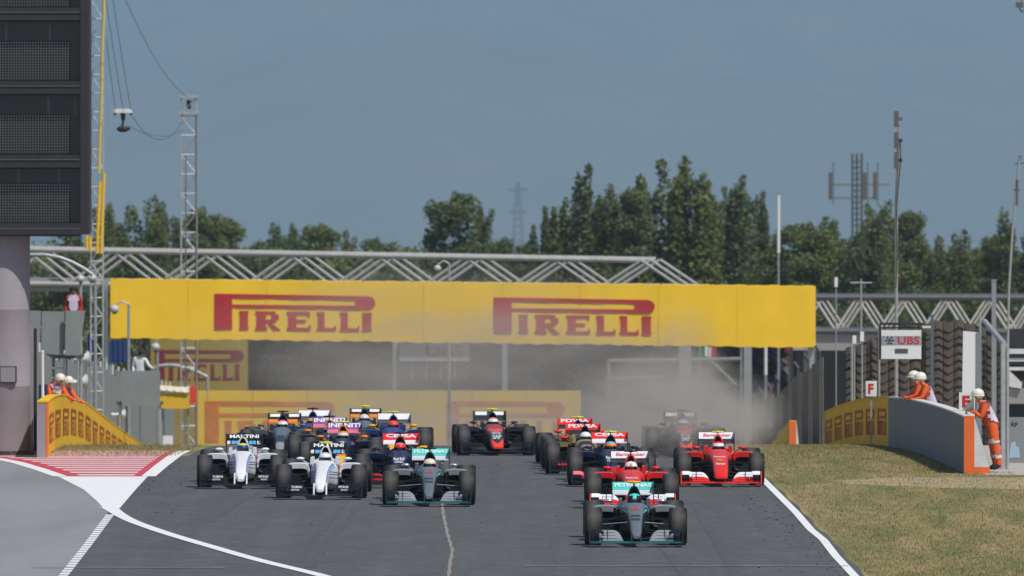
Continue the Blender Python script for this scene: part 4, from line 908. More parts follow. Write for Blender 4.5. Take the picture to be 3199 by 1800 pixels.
# ---- the brown scalloped screen on the right
SY = 304.0
scr = empty('fence_screen', (X(2900, SY), SY, gz(SY)), 0, 'brown scalloped fabric screen with drooping rows behind the right barrier', 'fence'); OO = Vector(scr.location)
def topv(u_): return float(np.interp(u_, [2630, 2680, 2740, 2800, 2880, 2960, 3030, 3080, 3140, 3170], [1092, 1072, 1050, 1022, 1006, 1000, 1004, 1022, 1062, 1085]))
mb = MB(); n = 24; us = np.linspace(2640, 3150, n + 1)
for yy in (0, .08): mb.v += [tuple(Vector((X(u_, SY), SY + .10 + yy, Z(topv(u_) + 8, SY))) - OO) for u_ in us] + [tuple(Vector((X(u_, SY), SY + .10 + yy, gz(SY))) - OO) for u_ in us]
m_ = n + 1
for k in range(n): mb.f += [(k, k + 1, m_ + k + 1, m_ + k), (2 * m_ + k, 3 * m_ + k, 3 * m_ + k + 1, 2 * m_ + k + 1), (k, 2 * m_ + k, 2 * m_ + k + 1, k + 1)]; mb.m += [0] * 3
mb.obj('backing', 'fabric_gap', scr)
rng = random.Random(4); cols_ = 15; cw = (3150 - 2640) / cols_; rowp = 26.0
for r_ in range(16):
    for c_ in range(cols_):
        ua, ub = 2640 + c_ * cw, 2640 + (c_ + 1) * cw; vt = 1000 + r_ * rowp + rng.uniform(-3, 3)
        tv = max(topv(ua), topv(ub))
        if vt + rowp < tv + 2 or vt > 1400: continue
        vt = max(vt, tv + rng.uniform(0, 4)); vb = vt + rowp * 1.12 + rng.uniform(-3, 3); rr = []; nn = 6
        for k in range(nn + 1):
            t = k / nn; u_ = ua + 1.2 + (ub - ua - 2.4) * t; sag = math.sin(math.pi * t) * (9 + rng.uniform(-2, 2)) * (1 if c_ % 2 else -1)
            dy = -.05 - .03 * math.sin(math.pi * t)
            p = lambda v_, d_: Vector((X(u_, SY), SY + dy + d_, Z(v_, SY))) - OO
            rr.append([p(vt + sag * .5, .03), p(vb + sag, -.03), p(vb + sag, -.015), p(vt + sag * .5, .045)])
        mb = MB(); mb.loft(rr); mb.obj('fabric_panel', 'brown_fabric', scr, smooth=50)
for u_, v0 in ((2660, 1080), (2745, 1010), (2912, 985), (3060, 990), (3100, 1020)):
    mb = MB(); mb.tube(Vector((X(u_, SY), SY - .35, gz(SY))) - OO, Vector((X(u_, SY), SY - .35, Z(v0, SY))) - OO, .035, n=8); mb.obj('post', 'steel' if u_ != 2912 else 'slate', scr, smooth=40)

# ---- catch fence posts at the right edge: cranked steel posts
def cranked_post(label, u, vb, vk, ut, vt, y, r, col='galvanised'):
    o = empty('fence_post', (X(u, y), y, gz(y)), 0, label, 'fence post', 'steel posts at the right edge'); OO = Vector(o.location)
    a, k_, t_ = Vector((X(u, y), y, gz(y) - .1)), P(u - 2, vk, y), P(ut, vt, y + 1.0)
    mb = MB(); mb.box(((a.x + k_.x) / 2 - OO.x, 0, (a.z + k_.z) / 2 - OO.z), (r * 1.6, r * 1.2, k_.z - a.z)); mb.box(((a.x + k_.x) / 2 - OO.x - r * .55, -r * .3, (a.z + k_.z) / 2 - OO.z), (r * .3, r * 1.4, k_.z - a.z - .02)); mb.box(((a.x + k_.x) / 2 - OO.x + r * .55, -r * .3, (a.z + k_.z) / 2 - OO.z), (r * .3, r * 1.4, k_.z - a.z - .02)); mb.obj('upright', col, o)
    mb = MB(); mb.tube(k_ - OO, t_ - OO, r * .55, n=8); mb.obj('arm', 'steel', o)
    for q in range(4):
        p = (k_ - OO).lerp(t_ - OO, .15 + .25 * q); mb = MB(); mb.tube(p, p + Vector((.02, .3, .05)), .01, n=5); mb.obj('wire_hook', 'steel', o)
    return o
cranked_post('pale steel catch fence post with bent top at the right edge', 3140, 1465, 1078, 3075, 1005, 226.5, .11)
o = empty('steel_post', (X(3105, 300), 300.0, gz(300)), 0, 'plain grey square post standing above the grey truss footbridge', 'post')
mb = MB(); mb.box((0, 0, (Z(875, 300) - gz(300)) / 2), (.13, .13, Z(875, 300) - gz(300))); mb.obj('upright', 'grey_sheet', o); mb = MB(); mb.box((0, 0, Z(875, 300) - gz(300) + .01), (.16, .16, .03)); mb.obj('cap', 'steel', o)

# ---- signs on the right
YS = 252.0
sg = empty('hanging_sign', (X(2815, YS), YS, gz(YS)), 0, 'white bank sign with black frame hanging before the brown screen', 'sign'); OO = Vector(sg.location)
q = lambda nm, col, a, b_, c_, d_, dy, dep: MB().box(((X(a, YS) + X(b_, YS)) / 2 - OO.x, dy, (Z(c_, YS) + Z(d_, YS)) / 2 - OO.z), (X(b_, YS) - X(a, YS), dep, abs(Z(c_, YS) - Z(d_, YS)))).obj(nm, col, sg)
q('panel', 'sign_white', 2753, 2878, 1033, 1123, 0, .10); q('band', 'sign_grey', 2754, 2877, 1051, 1079, -.052, .012); q('display', 'dark_steel', 2796, 2836, 1091, 1105, -.054, .014)
q('frame_top', 'black_frame', 2748, 2882, 1010, 1017, 0, .14); q('frame_side', 'black_frame', 2746, 2752, 1017, 1125, .01, .14); q('bracket', 'black_frame', 2762, 2766, 1017, 1033, 0, .06); q('bracket', 'black_frame', 2868, 2872, 1017, 1033, 0, .06); q('frame_bar', 'black_frame', 2752, 2882, 1024, 1028, .03, .05)
q('arm', 'post_white', 2880, 2908, 1020, 1027, .06, .05); q('mast', 'slate', 2908, 2917, 985, 1330, .1, .09)
lettering('UBS', 68 * YS / F_PX, 24 * YS / F_PX, lambda a, b_: Vector((X(2838, YS) + a, YS - .062, Z(1065, YS) + b_)) - OO, 'sign_red', sg, bold=.02)
mb = MB(); cc = Vector((X(2779, YS), YS - .062, Z(1065, YS))) - OO
for k in range(3):
    rt = Matrix.Rotation(R(60 * k + 30), 3, 'Y'); mb.box(cc, (.012, .004, .19), 0, rt)
    for sgn in (-1, 1):
        mb.box(cc + rt @ Vector((.018, 0, sgn * .065)), (.03, .004, .014), 0, rt); mb.box(cc + rt @ Vector((0, 0, sgn * .092)), (.035, .004, .018), 0, rt)
mb.obj('emblem', 'sign_black', sg)
def f_sign(label, u0, u1, v0, v1, y, post_v):
    o = empty('marker_board', (X((u0 + u1) / 2, y), y, gz(y)), 0, label, 'sign', 'white marker boards with a red letter'); OO = Vector(o.location)
    w, h = X(u1, y) - X(u0, y), Z(v0, y) - Z(v1, y); zc = (Z(v0, y) + Z(v1, y)) / 2 - OO.z
    mb = MB(); mb.box((0, 0, zc), (w, .03, h)); mb.obj('board', 'sign_white', o); mb = MB(); mb.box((0, .05, (zc) / 2), (.04, .04, zc)); mb.obj('stake', 'steel', o)
    lettering('F', w * .52, h * .66, lambda a, b_: Vector((a - w * .04, -.02, zc + b_)), 'sign_red', o, bold=.05)
f_sign('white board with red F beside the leaning marshal', 2996, 3043, 1228, 1284, 224.6, 0); f_sign('smaller white board with red F above the yellow wall section', 2705, 2739, 1192, 1240, 262.0, 0)
o = empty('marker_pillar', (X(3025, 246), 246.0, gz(246)), 0, 'tall white pillar with grey side behind the leaning marshal', 'pillar'); hgt = Z(1036, 246) - gz(246)
mb = MB(); mb.prism([(-.16, 0), (.13, 0), (.20, hgt - .03), (-.12, hgt)], 'xz', 0, .10); mb.obj('face_board', 'sign_white', o)
mb = MB(); mb.box((.245, .05, hgt * .5 - .02), (.13, .14, hgt - .04)); mb.obj('rear_post', 'wall_slate', o)

# ---- far right edge: stand roofs, board
o = empty('advertising_board', (X(3172, 232), 232.0, gz(232)), 0, 'low grey board with pale blue marks at the right edge', 'sign'); hgt = Z(1305, 232) - gz(232)
mb = MB(); mb.box((.05, 0, hgt / 2), (.62, .05, hgt)); mb.obj('board', 'concrete_grey', o); lettering('RF', .14, .09, lambda a, b_: Vector((-.02 + a, -.03, hgt - .16 + b_)), 'sign_black', o, bold=.02)
mb = MB(); mb.prism([(-.14, .12), (.10, .12), (.08, .36), (.02, .36), (.0, .48), (-.10, .44)], 'xz', -.032, -.028); mb.obj('emblem', mat('pale_blue', (0.35, 0.48, 0.60), 0.7), o)
YT = 330.0
o = empty('spectator_tent', (X(3230, YT), YT, gz(YT)), 0, 'dark shaded stand with white roof edges at the right edge', 'stand'); OO = Vector(o.location)
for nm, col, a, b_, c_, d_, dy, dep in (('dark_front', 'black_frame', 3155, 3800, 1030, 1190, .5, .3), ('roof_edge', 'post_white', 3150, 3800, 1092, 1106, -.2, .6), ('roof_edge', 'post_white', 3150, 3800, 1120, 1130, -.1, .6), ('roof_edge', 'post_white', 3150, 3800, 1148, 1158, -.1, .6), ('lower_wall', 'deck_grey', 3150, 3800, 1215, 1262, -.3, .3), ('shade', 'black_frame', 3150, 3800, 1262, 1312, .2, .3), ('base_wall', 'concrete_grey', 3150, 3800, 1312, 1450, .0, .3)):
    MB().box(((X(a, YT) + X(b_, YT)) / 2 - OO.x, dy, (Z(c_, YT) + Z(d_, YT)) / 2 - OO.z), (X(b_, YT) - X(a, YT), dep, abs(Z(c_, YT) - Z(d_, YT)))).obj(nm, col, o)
mb = MB(); pts = [P(3150, 1158, YT), P(3190, 1196, YT), P(3188, 1214, YT), P(3150, 1208, YT)]; mb.add([p - OO + Vector((0, -.6, 0)) for p in pts] + [p - OO + Vector((0, -.3, 0)) for p in pts], [(0, 1, 2, 3), (7, 6, 5, 4), (0, 4, 5, 1), (2, 6, 7, 3), (1, 5, 6, 2), (0, 3, 7, 4)]); mb.obj('awning', 'post_white', o)

# ---- score tower at the left edge
YC = 240.0; gC = gz(YC)
tw = empty('score_tower', (X(4, YC), YC + .9, gC), 0, 'dark screen tower on a round pale column at the left edge', 'tower'); OO = Vector(tw.location)
rC = 84 * YC / F_PX
mb = MB(); mb.lathe([(.001, -.3), (rC, -.3), (rC, 1.55), (rC + .004, 1.56), (rC + .004, 1.58), (rC, 1.59), (rC, 3.3), (rC + .004, 3.31), (rC + .004, 3.33), (rC, 3.34), (rC, Z(728, YC) - gC), (.001, Z(728, YC) - gC)], 40, 'z'); mb.obj('column', 'pink_grey', tw, smooth=50)
mb = MB(); mb.lathe([(rC, 0), (rC + .10, 0), (rC + .10, .06), (rC, .10)], 40, 'z'); mb.obj('base_ring', 'black_frame', tw, smooth=40)
def tb(nm, col, a, b_, c_, d_, y0_, y1_, par=tw):
    return MB().box(((X(a, YC) + X(b_, YC)) / 2 - OO.x, (y0_ + y1_) / 2, (Z(c_, YC) + Z(d_, YC)) / 2 - OO.z), (X(b_, YC) - X(a, YC), y1_ - y0_, abs(Z(c_, YC) - Z(d_, YC)))).obj(nm, col, par)
UL, UR = -260, 279
tb('housing', 'black_frame', UL, UR - 3, -330, 728, -.55, .9)
tb('side_rail', 'black_frame', 252, UR, -330, 731, -.98, -.56); tb('sill', 'black_frame', UL, 252, 696, 731, -.98, -.56)
for vt, vb in ((-412, -215), (-182, 20), (65, 250), (295, 480), (525, 695)):
    if vb < -100: continue
    tb('cross_rail', 'black_frame', UL, 252, vb + 2, vb + 42, -.96, -.56); tb('rail_trim', 'dark_steel', UL, 250, vb + 16, vb + 19, -.985, -.962)
    pn = tb('screen', 'screen_glass', UL, 250, vt, vb, -.62, -.56)
    tb('lamp_field', 'screen_mesh', UL, 218, vb - 122, vb - 3, -.635, -.622, pn)
    mb = MB(); nu = int((218 - UL) / 8.5)
    for k in range(nu + 1): u_ = UL + k * 8.5; mb.box((X(u_, YC) - OO.x, -.65, (Z(vb - 122, YC) + Z(vb - 3, YC)) / 2 - OO.z), (.028, .02, 119 * YC / F_PX))
    for k in range(15): v_ = vb - 122 + k * 8.5; mb.box(((X(UL, YC) + X(218, YC)) / 2 - OO.x, -.653, Z(v_, YC) - OO.z), (X(218, YC) - X(UL, YC), .02, .028))
    g_ = mb.obj('lattice', 'black_frame', pn); g_['kind'] = 'stuff'
    for u_ in ((14, 150), (146, 230), (52, 180))[(vt // 230) % 3]: tb('mullion', 'dark_steel', u_, u_ + 8, vt, vb - 123, -.64, -.624, pn)
pq = tb('notice', 'pink_grey', 0, 46, 1150, 1196, -rC - .06, -rC - .02); tb('notice_frame', 'black_frame', -3, 50, 1147, 1199, -rC - .02, -rC + .06)

# ---- left structures: marshal platform, post, boxes
YP = 300.0
pf = empty('marshal_platform', (X(180, YP), YP, gz(YP)), 0, 'raised marshal platform with three grey screens beside the tower', 'platform'); OO = Vector(pf.location)
def tilt_sheet(nm, col, quad, y, th, par, OO): 
    mb = MB(); a = [P(u_, v_, y) - OO for u_, v_ in quad]; mb.add(a + [p + Vector((0, th, 0)) for p in a], [(0, 1, 2, 3), (7, 6, 5, 4), (0, 4, 5, 1), (2, 6, 7, 3), (1, 5, 6, 2), (0, 3, 7, 4)]); return mb.obj(nm, col, par)
tilt_sheet('screen', 'grey_sheet', [(88, 1100), (124, 1108), (128, 973), (88, 972)], YP, .04, pf, OO)
tilt_sheet('screen', 'grey_sheet', [(128, 1106), (196, 1110), (202, 975), (131, 974)], YP + .1, .04, pf, OO)
tilt_sheet('screen', 'grey_sheet', [(203, 1112), (247, 1112), (266, 972), (205, 973)], YP - .1, .04, pf, OO)
tb2 = lambda nm, col, a, b_, c_, d_, y0_, y1_: MB().box(((X(a, YP) + X(b_, YP)) / 2 - OO.x, (y0_ + y1_) / 2, (Z(c_, YP) + Z(d_, YP)) / 2 - OO.z), (X(b_, YP) - X(a, YP), y1_ - y0_, abs(Z(c_, YP) - Z(d_, YP)))).obj(nm, col, pf)
tb2('deck', 'dark_steel', 92, 255, 1112, 1122, .15, 2.0)
for u_ in (98, 128, 200, 243):
    for yy in (.2, 1.9): mb = MB(); mb.tube((X(u_, YP) - OO.x, yy, -.1), (X(u_, YP) - OO.x, yy, Z(1112, YP) - OO.z), .03, n=8); mb.obj('leg', 'galvanised', pf, smooth=40)
for v_ in (1150, 1180, 1210): tb2('rung', 'galvanised', 128, 200, v_, v_ + 4, .25, .3)
o = empty('water_barrel', (X(153, 268), 268.0, gz(268)), 0, 'blue plastic drum under the marshal platform', 'drum')
mb = MB(); mb.lathe([(.001, 0), (.26, 0), (.27, .5), (.285, .52), (.27, .54), (.27, 1.0), (.285, 1.02), (.26, 1.06), (.26, 1.55), (.001, 1.56)], 20); mb.obj('body', 'blue_tarp', o, smooth=40); mb = MB(); mb.lathe([(.06, 1.56), (.06, 1.62), (.001, 1.62)], 10, c=(.1, 0, 0)); mb.obj('cap', 'racing_red', o)
o = empty('fence_post', (X(100, 244), 244.0, gz(244)), 0, 'grey steel post with dark back between tower column and yellow barrier', 'fence post', 'steel posts by the tower')
hgt = Z(1022, 244) - gz(244); mb = MB(); mb.box((-.02, 0, hgt / 2), (.10, .06, hgt)); mb.obj('upright', 'pink_grey', o); mb = MB(); mb.box((.07, .1, hgt / 2), (.07, .10, hgt * .97)); mb.obj('rear_channel', 'black_frame', o)
o = empty('marker_post', (X(134, 246), 246.0, gz(246)), 0, 'thin white pole behind the pale end of the left barrier', 'post'); hgt = Z(1100, 246) - gz(246)
mb = MB(); mb.tube((0, 0, 0), (-.01, 0, hgt), .04, .035, 10); mb.obj('shaft', 'sign_white', o, smooth=40); mb = MB(); mb.ellipsoid((-.01, 0, hgt), (.04, .04, .03), 10, 6); mb.obj('tip', 'sign_white', o, smooth=60)

# ---- lattice towers
def lattice_tower(label, uc, w, v0, y, zb, rungs, col='galvanised', cover=None, r=.022):
    o = empty('lattice_tower', (X(uc, y), y, zb), 0, label, 'tower'); H_ = Z(v0, y) - zb; hw = w / 2
    for sx in (-1, 1):
        for sy in (-1, 1): mb = MB(); mb.tube((sx * hw, sy * hw, 0), (sx * hw, sy * hw, H_), r, n=8); mb.obj('leg', col, o, smooth=40)
    st = H_ / rungs
    for k in range(rungs):
        z_ = k * st; mb = MB()
        for sy in (-1, 1):
            mb.tube((-hw, sy * hw, z_), (hw, sy * hw, z_), r * .9, n=6); s_ = 1 if k % 2 else -1; mb.tube((-hw * s_, sy * hw, z_), (hw * s_, sy * hw, z_ + st), r * .6, n=6)
        for sx in (-1, 1): mb.tube((sx * hw, -hw, z_), (sx * hw, hw, z_), r * .9, n=6); mb.tube((sx * hw, -hw * s_, z_), (sx * hw, hw * s_, z_ + st), r * .6, n=6)
        mb.obj('brace', col, o, smooth=40)
    return o, H_
t1, H1 = lattice_tower('silver lattice tower with yellow tube beside the dark screen tower', 303, 38 * 330 / F_PX, -60, 330.0, gz(330), 26)
OO = Vector(t1.location)
mb = MB(); pts = [P(326, -60, 329.4), P(324, 60, 329.4), P(320, 120, 329.4), P(317, 300, 329.4), P(312, 420, 329.4), P(309, 540, 329.4)]; mb.path([p - OO for p in pts], .055, 8); mb.obj('cable_cover', 'pale_yellow', t1, smooth=40)
for ua, ub in ((308, 303), (321, 316)): mb = MB(); mb.tube(P(ua + 4, 538 if ua > 310 else 565, 329.3) - OO, P(ub, 790, 329.3) - OO, .052, n=8); mb.obj('flag_tube', 'crane_yellow', t1, smooth=40)
mb = MB(); mb.tube(P(271, 735, 329.3) - OO, P(272, 775, 329.3) - OO, .05, n=8); mb.tube(P(281, 737, 329.3) - OO, P(282, 783, 329.3) - OO, .05, n=8); mb.tube(P(270, 742, 329.5) - OO, P(305, 742, 329.5) - OO, .02, n=6); mb.obj('flag_tube', 'crane_yellow', t1, smooth=40)
t2, H2 = lattice_tower('silver lattice tower carrying camera cables, behind the yellow banner', 590, 48 * 395 / F_PX, 300, 395.0, gz(395), 20, r=.03)
mb = MB(); mb.box((0, 0, H2), (.75, .75, .10)); mb.box((0, 0, H2 - .62), (.72, .72, .07)); mb.obj('head_frame', 'galvanised', t2)
mb = MB(); mb.box((0, -.05, H2 - .30), (.16, .16, .34)); mb.obj('winch', 'black_frame', t2)
mb = MB(); mb.tube((.28, -.31, 0), (.285, -.31, H2 - .7), .035, n=7); mb.tube((-.12, -.31, 0), (-.10, -.31, H2 - 2.2), .025, n=7); mb.obj('hose', mat('hose_brown', (0.16, 0.13, 0.11), 0.7), t2)
# ---- flying cable camera
YK = 330.0; c0 = P(384, 345, YK)
fc = empty('cable_camera', c0, 0, 'black cable camera with white top plate flying in the sky', 'camera')
mb = MB(); mb.box((0, 0, 0), (.46, .46, .13)); mb.box((-.25, 0, -.02), (.08, .3, .08)); mb.box((.25, 0, -.02), (.08, .3, .08)); mb.obj('top_plate', 'sign_white', fc)
for sx in (-1, 1): mb = MB(); mb.tube((sx * .25, 0, -.05), (sx * .25, 0, -.14), .03, n=8); mb.obj('pulley', 'black_frame', fc)
mb = MB(); mb.tube((0, 0, -.06), (.01, 0, -.30), .085, .06, 10); mb.tube((.01, 0, -.30), (-.02, 0, -.48), .035, n=8); mb.obj('stabiliser', 'black_frame', fc, smooth=40)
mb = MB(); mb.ellipsoid((0, 0, -.57), (.20, .17, .10), 14, 8); mb.box((.10, -.05, -.56), (.26, .14, .10)); mb.obj('camera_head', 'black_frame', fc, smooth=40); mb = MB(); mb.tube((0, -.14, -.58), (0, -.20, -.59), .06, n=12); mb.obj('lens', 'lens_glass', fc)
def cable(label, a, b_, sag, r=.009):
    n = 14; mb = MB(); mb.path([a.lerp(b_, k / n) - Vector((0, 0, sag * 4 * (k / n) * (1 - k / n))) for k in range(n + 1)], r, 5); return tag(mb.obj('cable', 'rope'), label, 'cable', 'cables of the flying camera')
tip = P(590, 305, 394.6)
cable('thin cable running down from the upper left to the silver tower head', P(385, -20, 340), tip, .5); cable('thin cable from the frame top to the right of the flying camera', P(350, -20, 326), c0 + Vector((.24, 0, .05)), .05)
cable('thin cable from the frame top to the middle of the flying camera', P(330, -10, 328), c0 + Vector((0, 0, .06)), .08); cable('leftmost thin cable hanging to the flying camera', P(332, 120, 329), c0 + Vector((-.24, 0, .05)), .05)
cable('upper slack cable between flying camera and silver tower', c0 + Vector((.26, 0, -.12)), P(572, 375, 394.6), .75); cable('lower slack cable between flying camera and silver tower', c0 + Vector((.12, 0, -.42)), P(572, 405, 394.6), .30)

# ---- camera and speaker posts on the left
mat('dome_white', (0.50, 0.50, 0.50), 0.5)
def dome_post(label, u, v0, v1, y, arm, ball_r=.17):
    o = empty('camera_post', (X(u, y), y, gz(y)), 0, label, 'camera post', 'posts with domes along the left fence'); OO = Vector(o.location); t_ = P(u, v0, y) - OO
    mb = MB(); mb.tube((0, 0, 0), t_, .06, .045, 8); mb.obj('pole', 'steel', o, smooth=40)
    e = t_ + Vector((arm * y / F_PX, -.1, -.05 if arm else .05))
    mb = MB(); mb.path([t_, t_ + Vector(((e.x - t_.x) * .5, -.05, .10 if arm else .02)), e], .03, 6); mb.obj('arm', 'steel', o, smooth=40)
    mb = MB(); mb.ellipsoid(e - Vector((0, 0, .12)), (ball_r, ball_r, ball_r * .9), 14, 9); mb.obj('dome', 'dome_white', o, smooth=60)
    mb = MB(); mb.ellipsoid(e - Vector((0, 0, .12 + ball_r * .55)), (ball_r * .6, ball_r * .6, ball_r * .55), 12, 8); mb.obj('dome_glass', 'black_frame', o, smooth=60)
dome_post('grey pole with white camera dome in front of the banner left end', 402, 952, 0, 362.0, -44, .16)
dome_post('grey pole with white ball lamp below the banner left end', 492, 1072, 0, 400.0, -6, .17)
dome_post('thin pole with white dome beside the silver lattice tower', 252, 862, 0, 304.0, 0, .11); dome_post('thin pole with white dome at the foot of the yellow tube', 298, 850, 0, 326.0, -10, .14); dome_post('pole with white dome over the white truss', 1403, 822, 0, 378.0, -36, .13)
for k, (u_, v_, y_, lab) in enumerate(((258, 1122, 312, 'large white horn loudspeaker below the silver lattice tower'), (252, 1195, 306, 'white horn loudspeaker above the left marshals'), (520, 1380, 402, 'white box loudspeaker at the foot of the grey fence'), (374, 1297, 352, 'small white loudspeaker halfway along the grey fence'))):
    o = empty('loudspeaker', P(u_, v_, y_), 0, lab, 'loudspeaker', 'white loudspeakers along the left fence'); o.rotation_euler = (0, 0, R(20))
    if k == 2: mb = MB(); mb.box((0, 0, 0), (.40, .35, .40)); mb.obj('cabinet', 'sign_white', o); mb = MB(); mb.lathe([(.001, 0), (.13, 0), (.15, .02)], 14, 'x', c=(-.21, 0, 0)); mb.obj('cone', 'steel', o)
    else:
        s_ = .9 if k < 2 else .7
        mb = MB(); mb.lathe([(.05 * s_, -.20), (.09 * s_, -.05), (.16 * s_, .08), (.26 * s_, .16), (.25 * s_, .165)], 16, 'x'); mb.obj('horn', 'sign_white', o, smooth=40); mb = MB(); mb.tube((-.30, 0, 0), (-.19, 0, 0), .08 * s_, n=12); mb.obj('driver_unit', 'sign_white', o)
    mb = MB(); mb.tube((0, .15, 0), (0, .2, gz(y_) - Z(v_, y_)), .035, n=7); mb.obj('stand', 'galvanised', o, smooth=40)
o = empty('arched_pipe', (X(180, 300), 300.0, gz(300)), 0, 'grey arched pipe crossing in front of the white truss', 'pipe'); OO = Vector(o.location)
mb = MB(); mb.path([P(u_, v_, 300) - OO for u_, v_ in ((40, 800), (90, 795), (140, 795), (185, 803), (225, 818), (262, 838), (290, 858))], .06, 10); mb.obj('tube', 'steel', o, smooth=60); mb = MB(); mb.tube(P(40, 800, 300) - OO, P(40, 1500, 300) - OO, .09, n=8); mb.obj('leg', 'steel', o)
o = empty('arched_pipe', (X(560, 420), 420.0, gz(420)), 0, 'pale bent pipe below the left end of the banner', 'pipe'); OO = Vector(o.location)
mb = MB(); mb.path([P(u_, v_, 420) - OO for u_, v_ in ((480, 1400), (482, 1150), (500, 1144), (540, 1143), (580, 1150), (620, 1165), (648, 1180), (650, 1400))], .07, 8); mb.obj('tube', 'steel', o, smooth=60); mb = MB(); mb.box(P(482, 1395, 420) - OO, (.3, .3, .1)); mb.obj('foot_plate', 'steel', o)

# ---- far boards and the dark grandstand under the bridge
mat('far_yellow', (0.72, 0.47, 0.045), 0.8, var=0.08, scale=0.5); mat('hazed_red', (0.55, 0.17, 0.03), 0.8, var=0.25, scale=0.9)  # far logo red softened to paint in the heat haze
def board(label, u0, u1, v0, v1, y, col, red, logos):
    o = empty('advertising_board', (X((u0 + u1) / 2, y), y, gz(y)), 0, label, 'advertising board'); OO = Vector(o.location)
    n = max(1, int((u1 - u0) / 150))
    for k in range(n):
        a, b_ = u0 + (u1 - u0) * k / n, u0 + (u1 - u0) * (k + 1) / n
        MB().box(((X(a, y) + X(b_, y)) / 2 - OO.x, 0, (Z(v0, y) + gz(y)) / 2 - OO.z), (X(b_, y) - X(a, y) - .015, .12, Z(v0, y) - gz(y))).obj('panel', col, o)
    for u_, w, va, vb in logos: sponsor_logo(o, red, w * y / F_PX, (vb - va) * y / F_PX, lambda a, b_: Vector((X(u_, y) + a, y - .075, Z(vb, y) + b_)) - OO)
board('wide yellow advertising wall with red letters behind the pack', 618, 1815, 1222, 1390, 420.0, 'far_yellow', 'hazed_red', [(640, 400, 1255, 1385), (1395, 360, 1255, 1385)])
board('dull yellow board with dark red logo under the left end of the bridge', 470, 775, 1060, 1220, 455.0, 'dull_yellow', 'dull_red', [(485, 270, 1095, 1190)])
YG = 520.0
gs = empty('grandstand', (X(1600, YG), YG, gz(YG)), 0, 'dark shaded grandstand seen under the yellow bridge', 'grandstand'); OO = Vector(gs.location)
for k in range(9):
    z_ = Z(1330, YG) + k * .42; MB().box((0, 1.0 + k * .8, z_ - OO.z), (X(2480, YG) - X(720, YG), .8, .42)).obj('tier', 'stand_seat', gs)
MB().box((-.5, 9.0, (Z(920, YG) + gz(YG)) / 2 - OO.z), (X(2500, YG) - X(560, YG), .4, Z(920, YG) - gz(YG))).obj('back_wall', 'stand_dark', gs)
MB().box((-.5, 1.0, Z(915, YG) - OO.z), (X(2500, YG) - X(560, YG), 22.0, .3)).obj('roof', 'stand_dark', gs)  # unseen overhang stretched forward to throw shade over the tiers
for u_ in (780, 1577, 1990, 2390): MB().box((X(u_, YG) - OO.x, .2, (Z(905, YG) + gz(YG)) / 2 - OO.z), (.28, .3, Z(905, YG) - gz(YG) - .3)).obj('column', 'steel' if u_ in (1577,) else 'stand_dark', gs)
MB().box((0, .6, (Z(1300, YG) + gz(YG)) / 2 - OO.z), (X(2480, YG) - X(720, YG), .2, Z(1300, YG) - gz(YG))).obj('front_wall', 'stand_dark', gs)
MB().box((X(2640, YG) - OO.x, 2.0, (Z(1075, YG) + gz(YG)) / 2 - OO.z), (X(2800, YG) - X(2490, YG), 3.0, Z(1075, YG) - gz(YG))).obj('shade_block', 'fabric_gap', gs)  # near-black block set where there is only deep shade
# seated spectators: a mass of specks in the shade
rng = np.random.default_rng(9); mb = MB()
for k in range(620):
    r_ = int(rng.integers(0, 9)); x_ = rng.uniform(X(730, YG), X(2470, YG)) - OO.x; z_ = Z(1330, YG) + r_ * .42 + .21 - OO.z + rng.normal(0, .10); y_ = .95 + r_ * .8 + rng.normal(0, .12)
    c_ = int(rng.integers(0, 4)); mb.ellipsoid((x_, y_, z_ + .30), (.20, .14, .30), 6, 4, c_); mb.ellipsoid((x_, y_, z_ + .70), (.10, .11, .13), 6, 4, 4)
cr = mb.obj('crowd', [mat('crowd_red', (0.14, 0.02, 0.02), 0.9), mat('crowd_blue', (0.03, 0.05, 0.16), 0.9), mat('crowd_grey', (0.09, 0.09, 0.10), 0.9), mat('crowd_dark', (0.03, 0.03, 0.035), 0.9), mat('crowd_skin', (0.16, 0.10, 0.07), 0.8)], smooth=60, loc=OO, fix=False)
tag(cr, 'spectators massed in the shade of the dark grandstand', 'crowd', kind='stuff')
# start gantry with light boxes
YQ = 470.0; mat('slate_panel', (0.13, 0.135, 0.15), 0.8)
ga = empty('start_gantry', (X(1355, YQ), YQ, gz(YQ)), 0, 'start gantry with bank sign and five dark light boxes behind the pack', 'gantry'); OO = Vector(ga.location)
qb = lambda nm, col, a, b_, c_, d_, dy, dep: MB().box(((X(a, YQ) + X(b_, YQ)) / 2 - OO.x, dy, (Z(c_, YQ) + Z(d_, YQ)) / 2 - OO.z), (X(b_, YQ) - X(a, YQ), dep, abs(Z(c_, YQ) - Z(d_, YQ)))).obj(nm, col, ga)
qb('sign_panel', 'slate_panel', 1247, 1466, 1072, 1119, 0, .2); qb('beam', 'white_steel', 1247, 1468, 1119, 1130, -.06, .3)
lettering('UBS', 120 * YQ / F_PX, 34 * YQ / F_PX, lambda a, b_: Vector((X(1390, YQ) + a, YQ - .12, Z(1097, YQ) + b_)) - OO, 'dull_red', ga, bold=.02)
for k in range(5): qb('light_box', 'black_frame', 1250 + k * 45, 1250 + k * 45 + 31, 1138, 1188, 0, .25)
for k in range(4): qb('bracket', 'steel', 1283 + k * 45, 1291 + k * 45, 1130, 1188, .05, .08)
for u_ in (1235, 1577): MB().box((X(u_, YQ) - OO.x, .2, (Z(1060, YQ)) / 2 - OO.z / 2 + gz(YQ) / 2 - OO.z / 2), (.22, .22, Z(1060, YQ) - gz(YQ))).obj('mast', 'steel', ga)
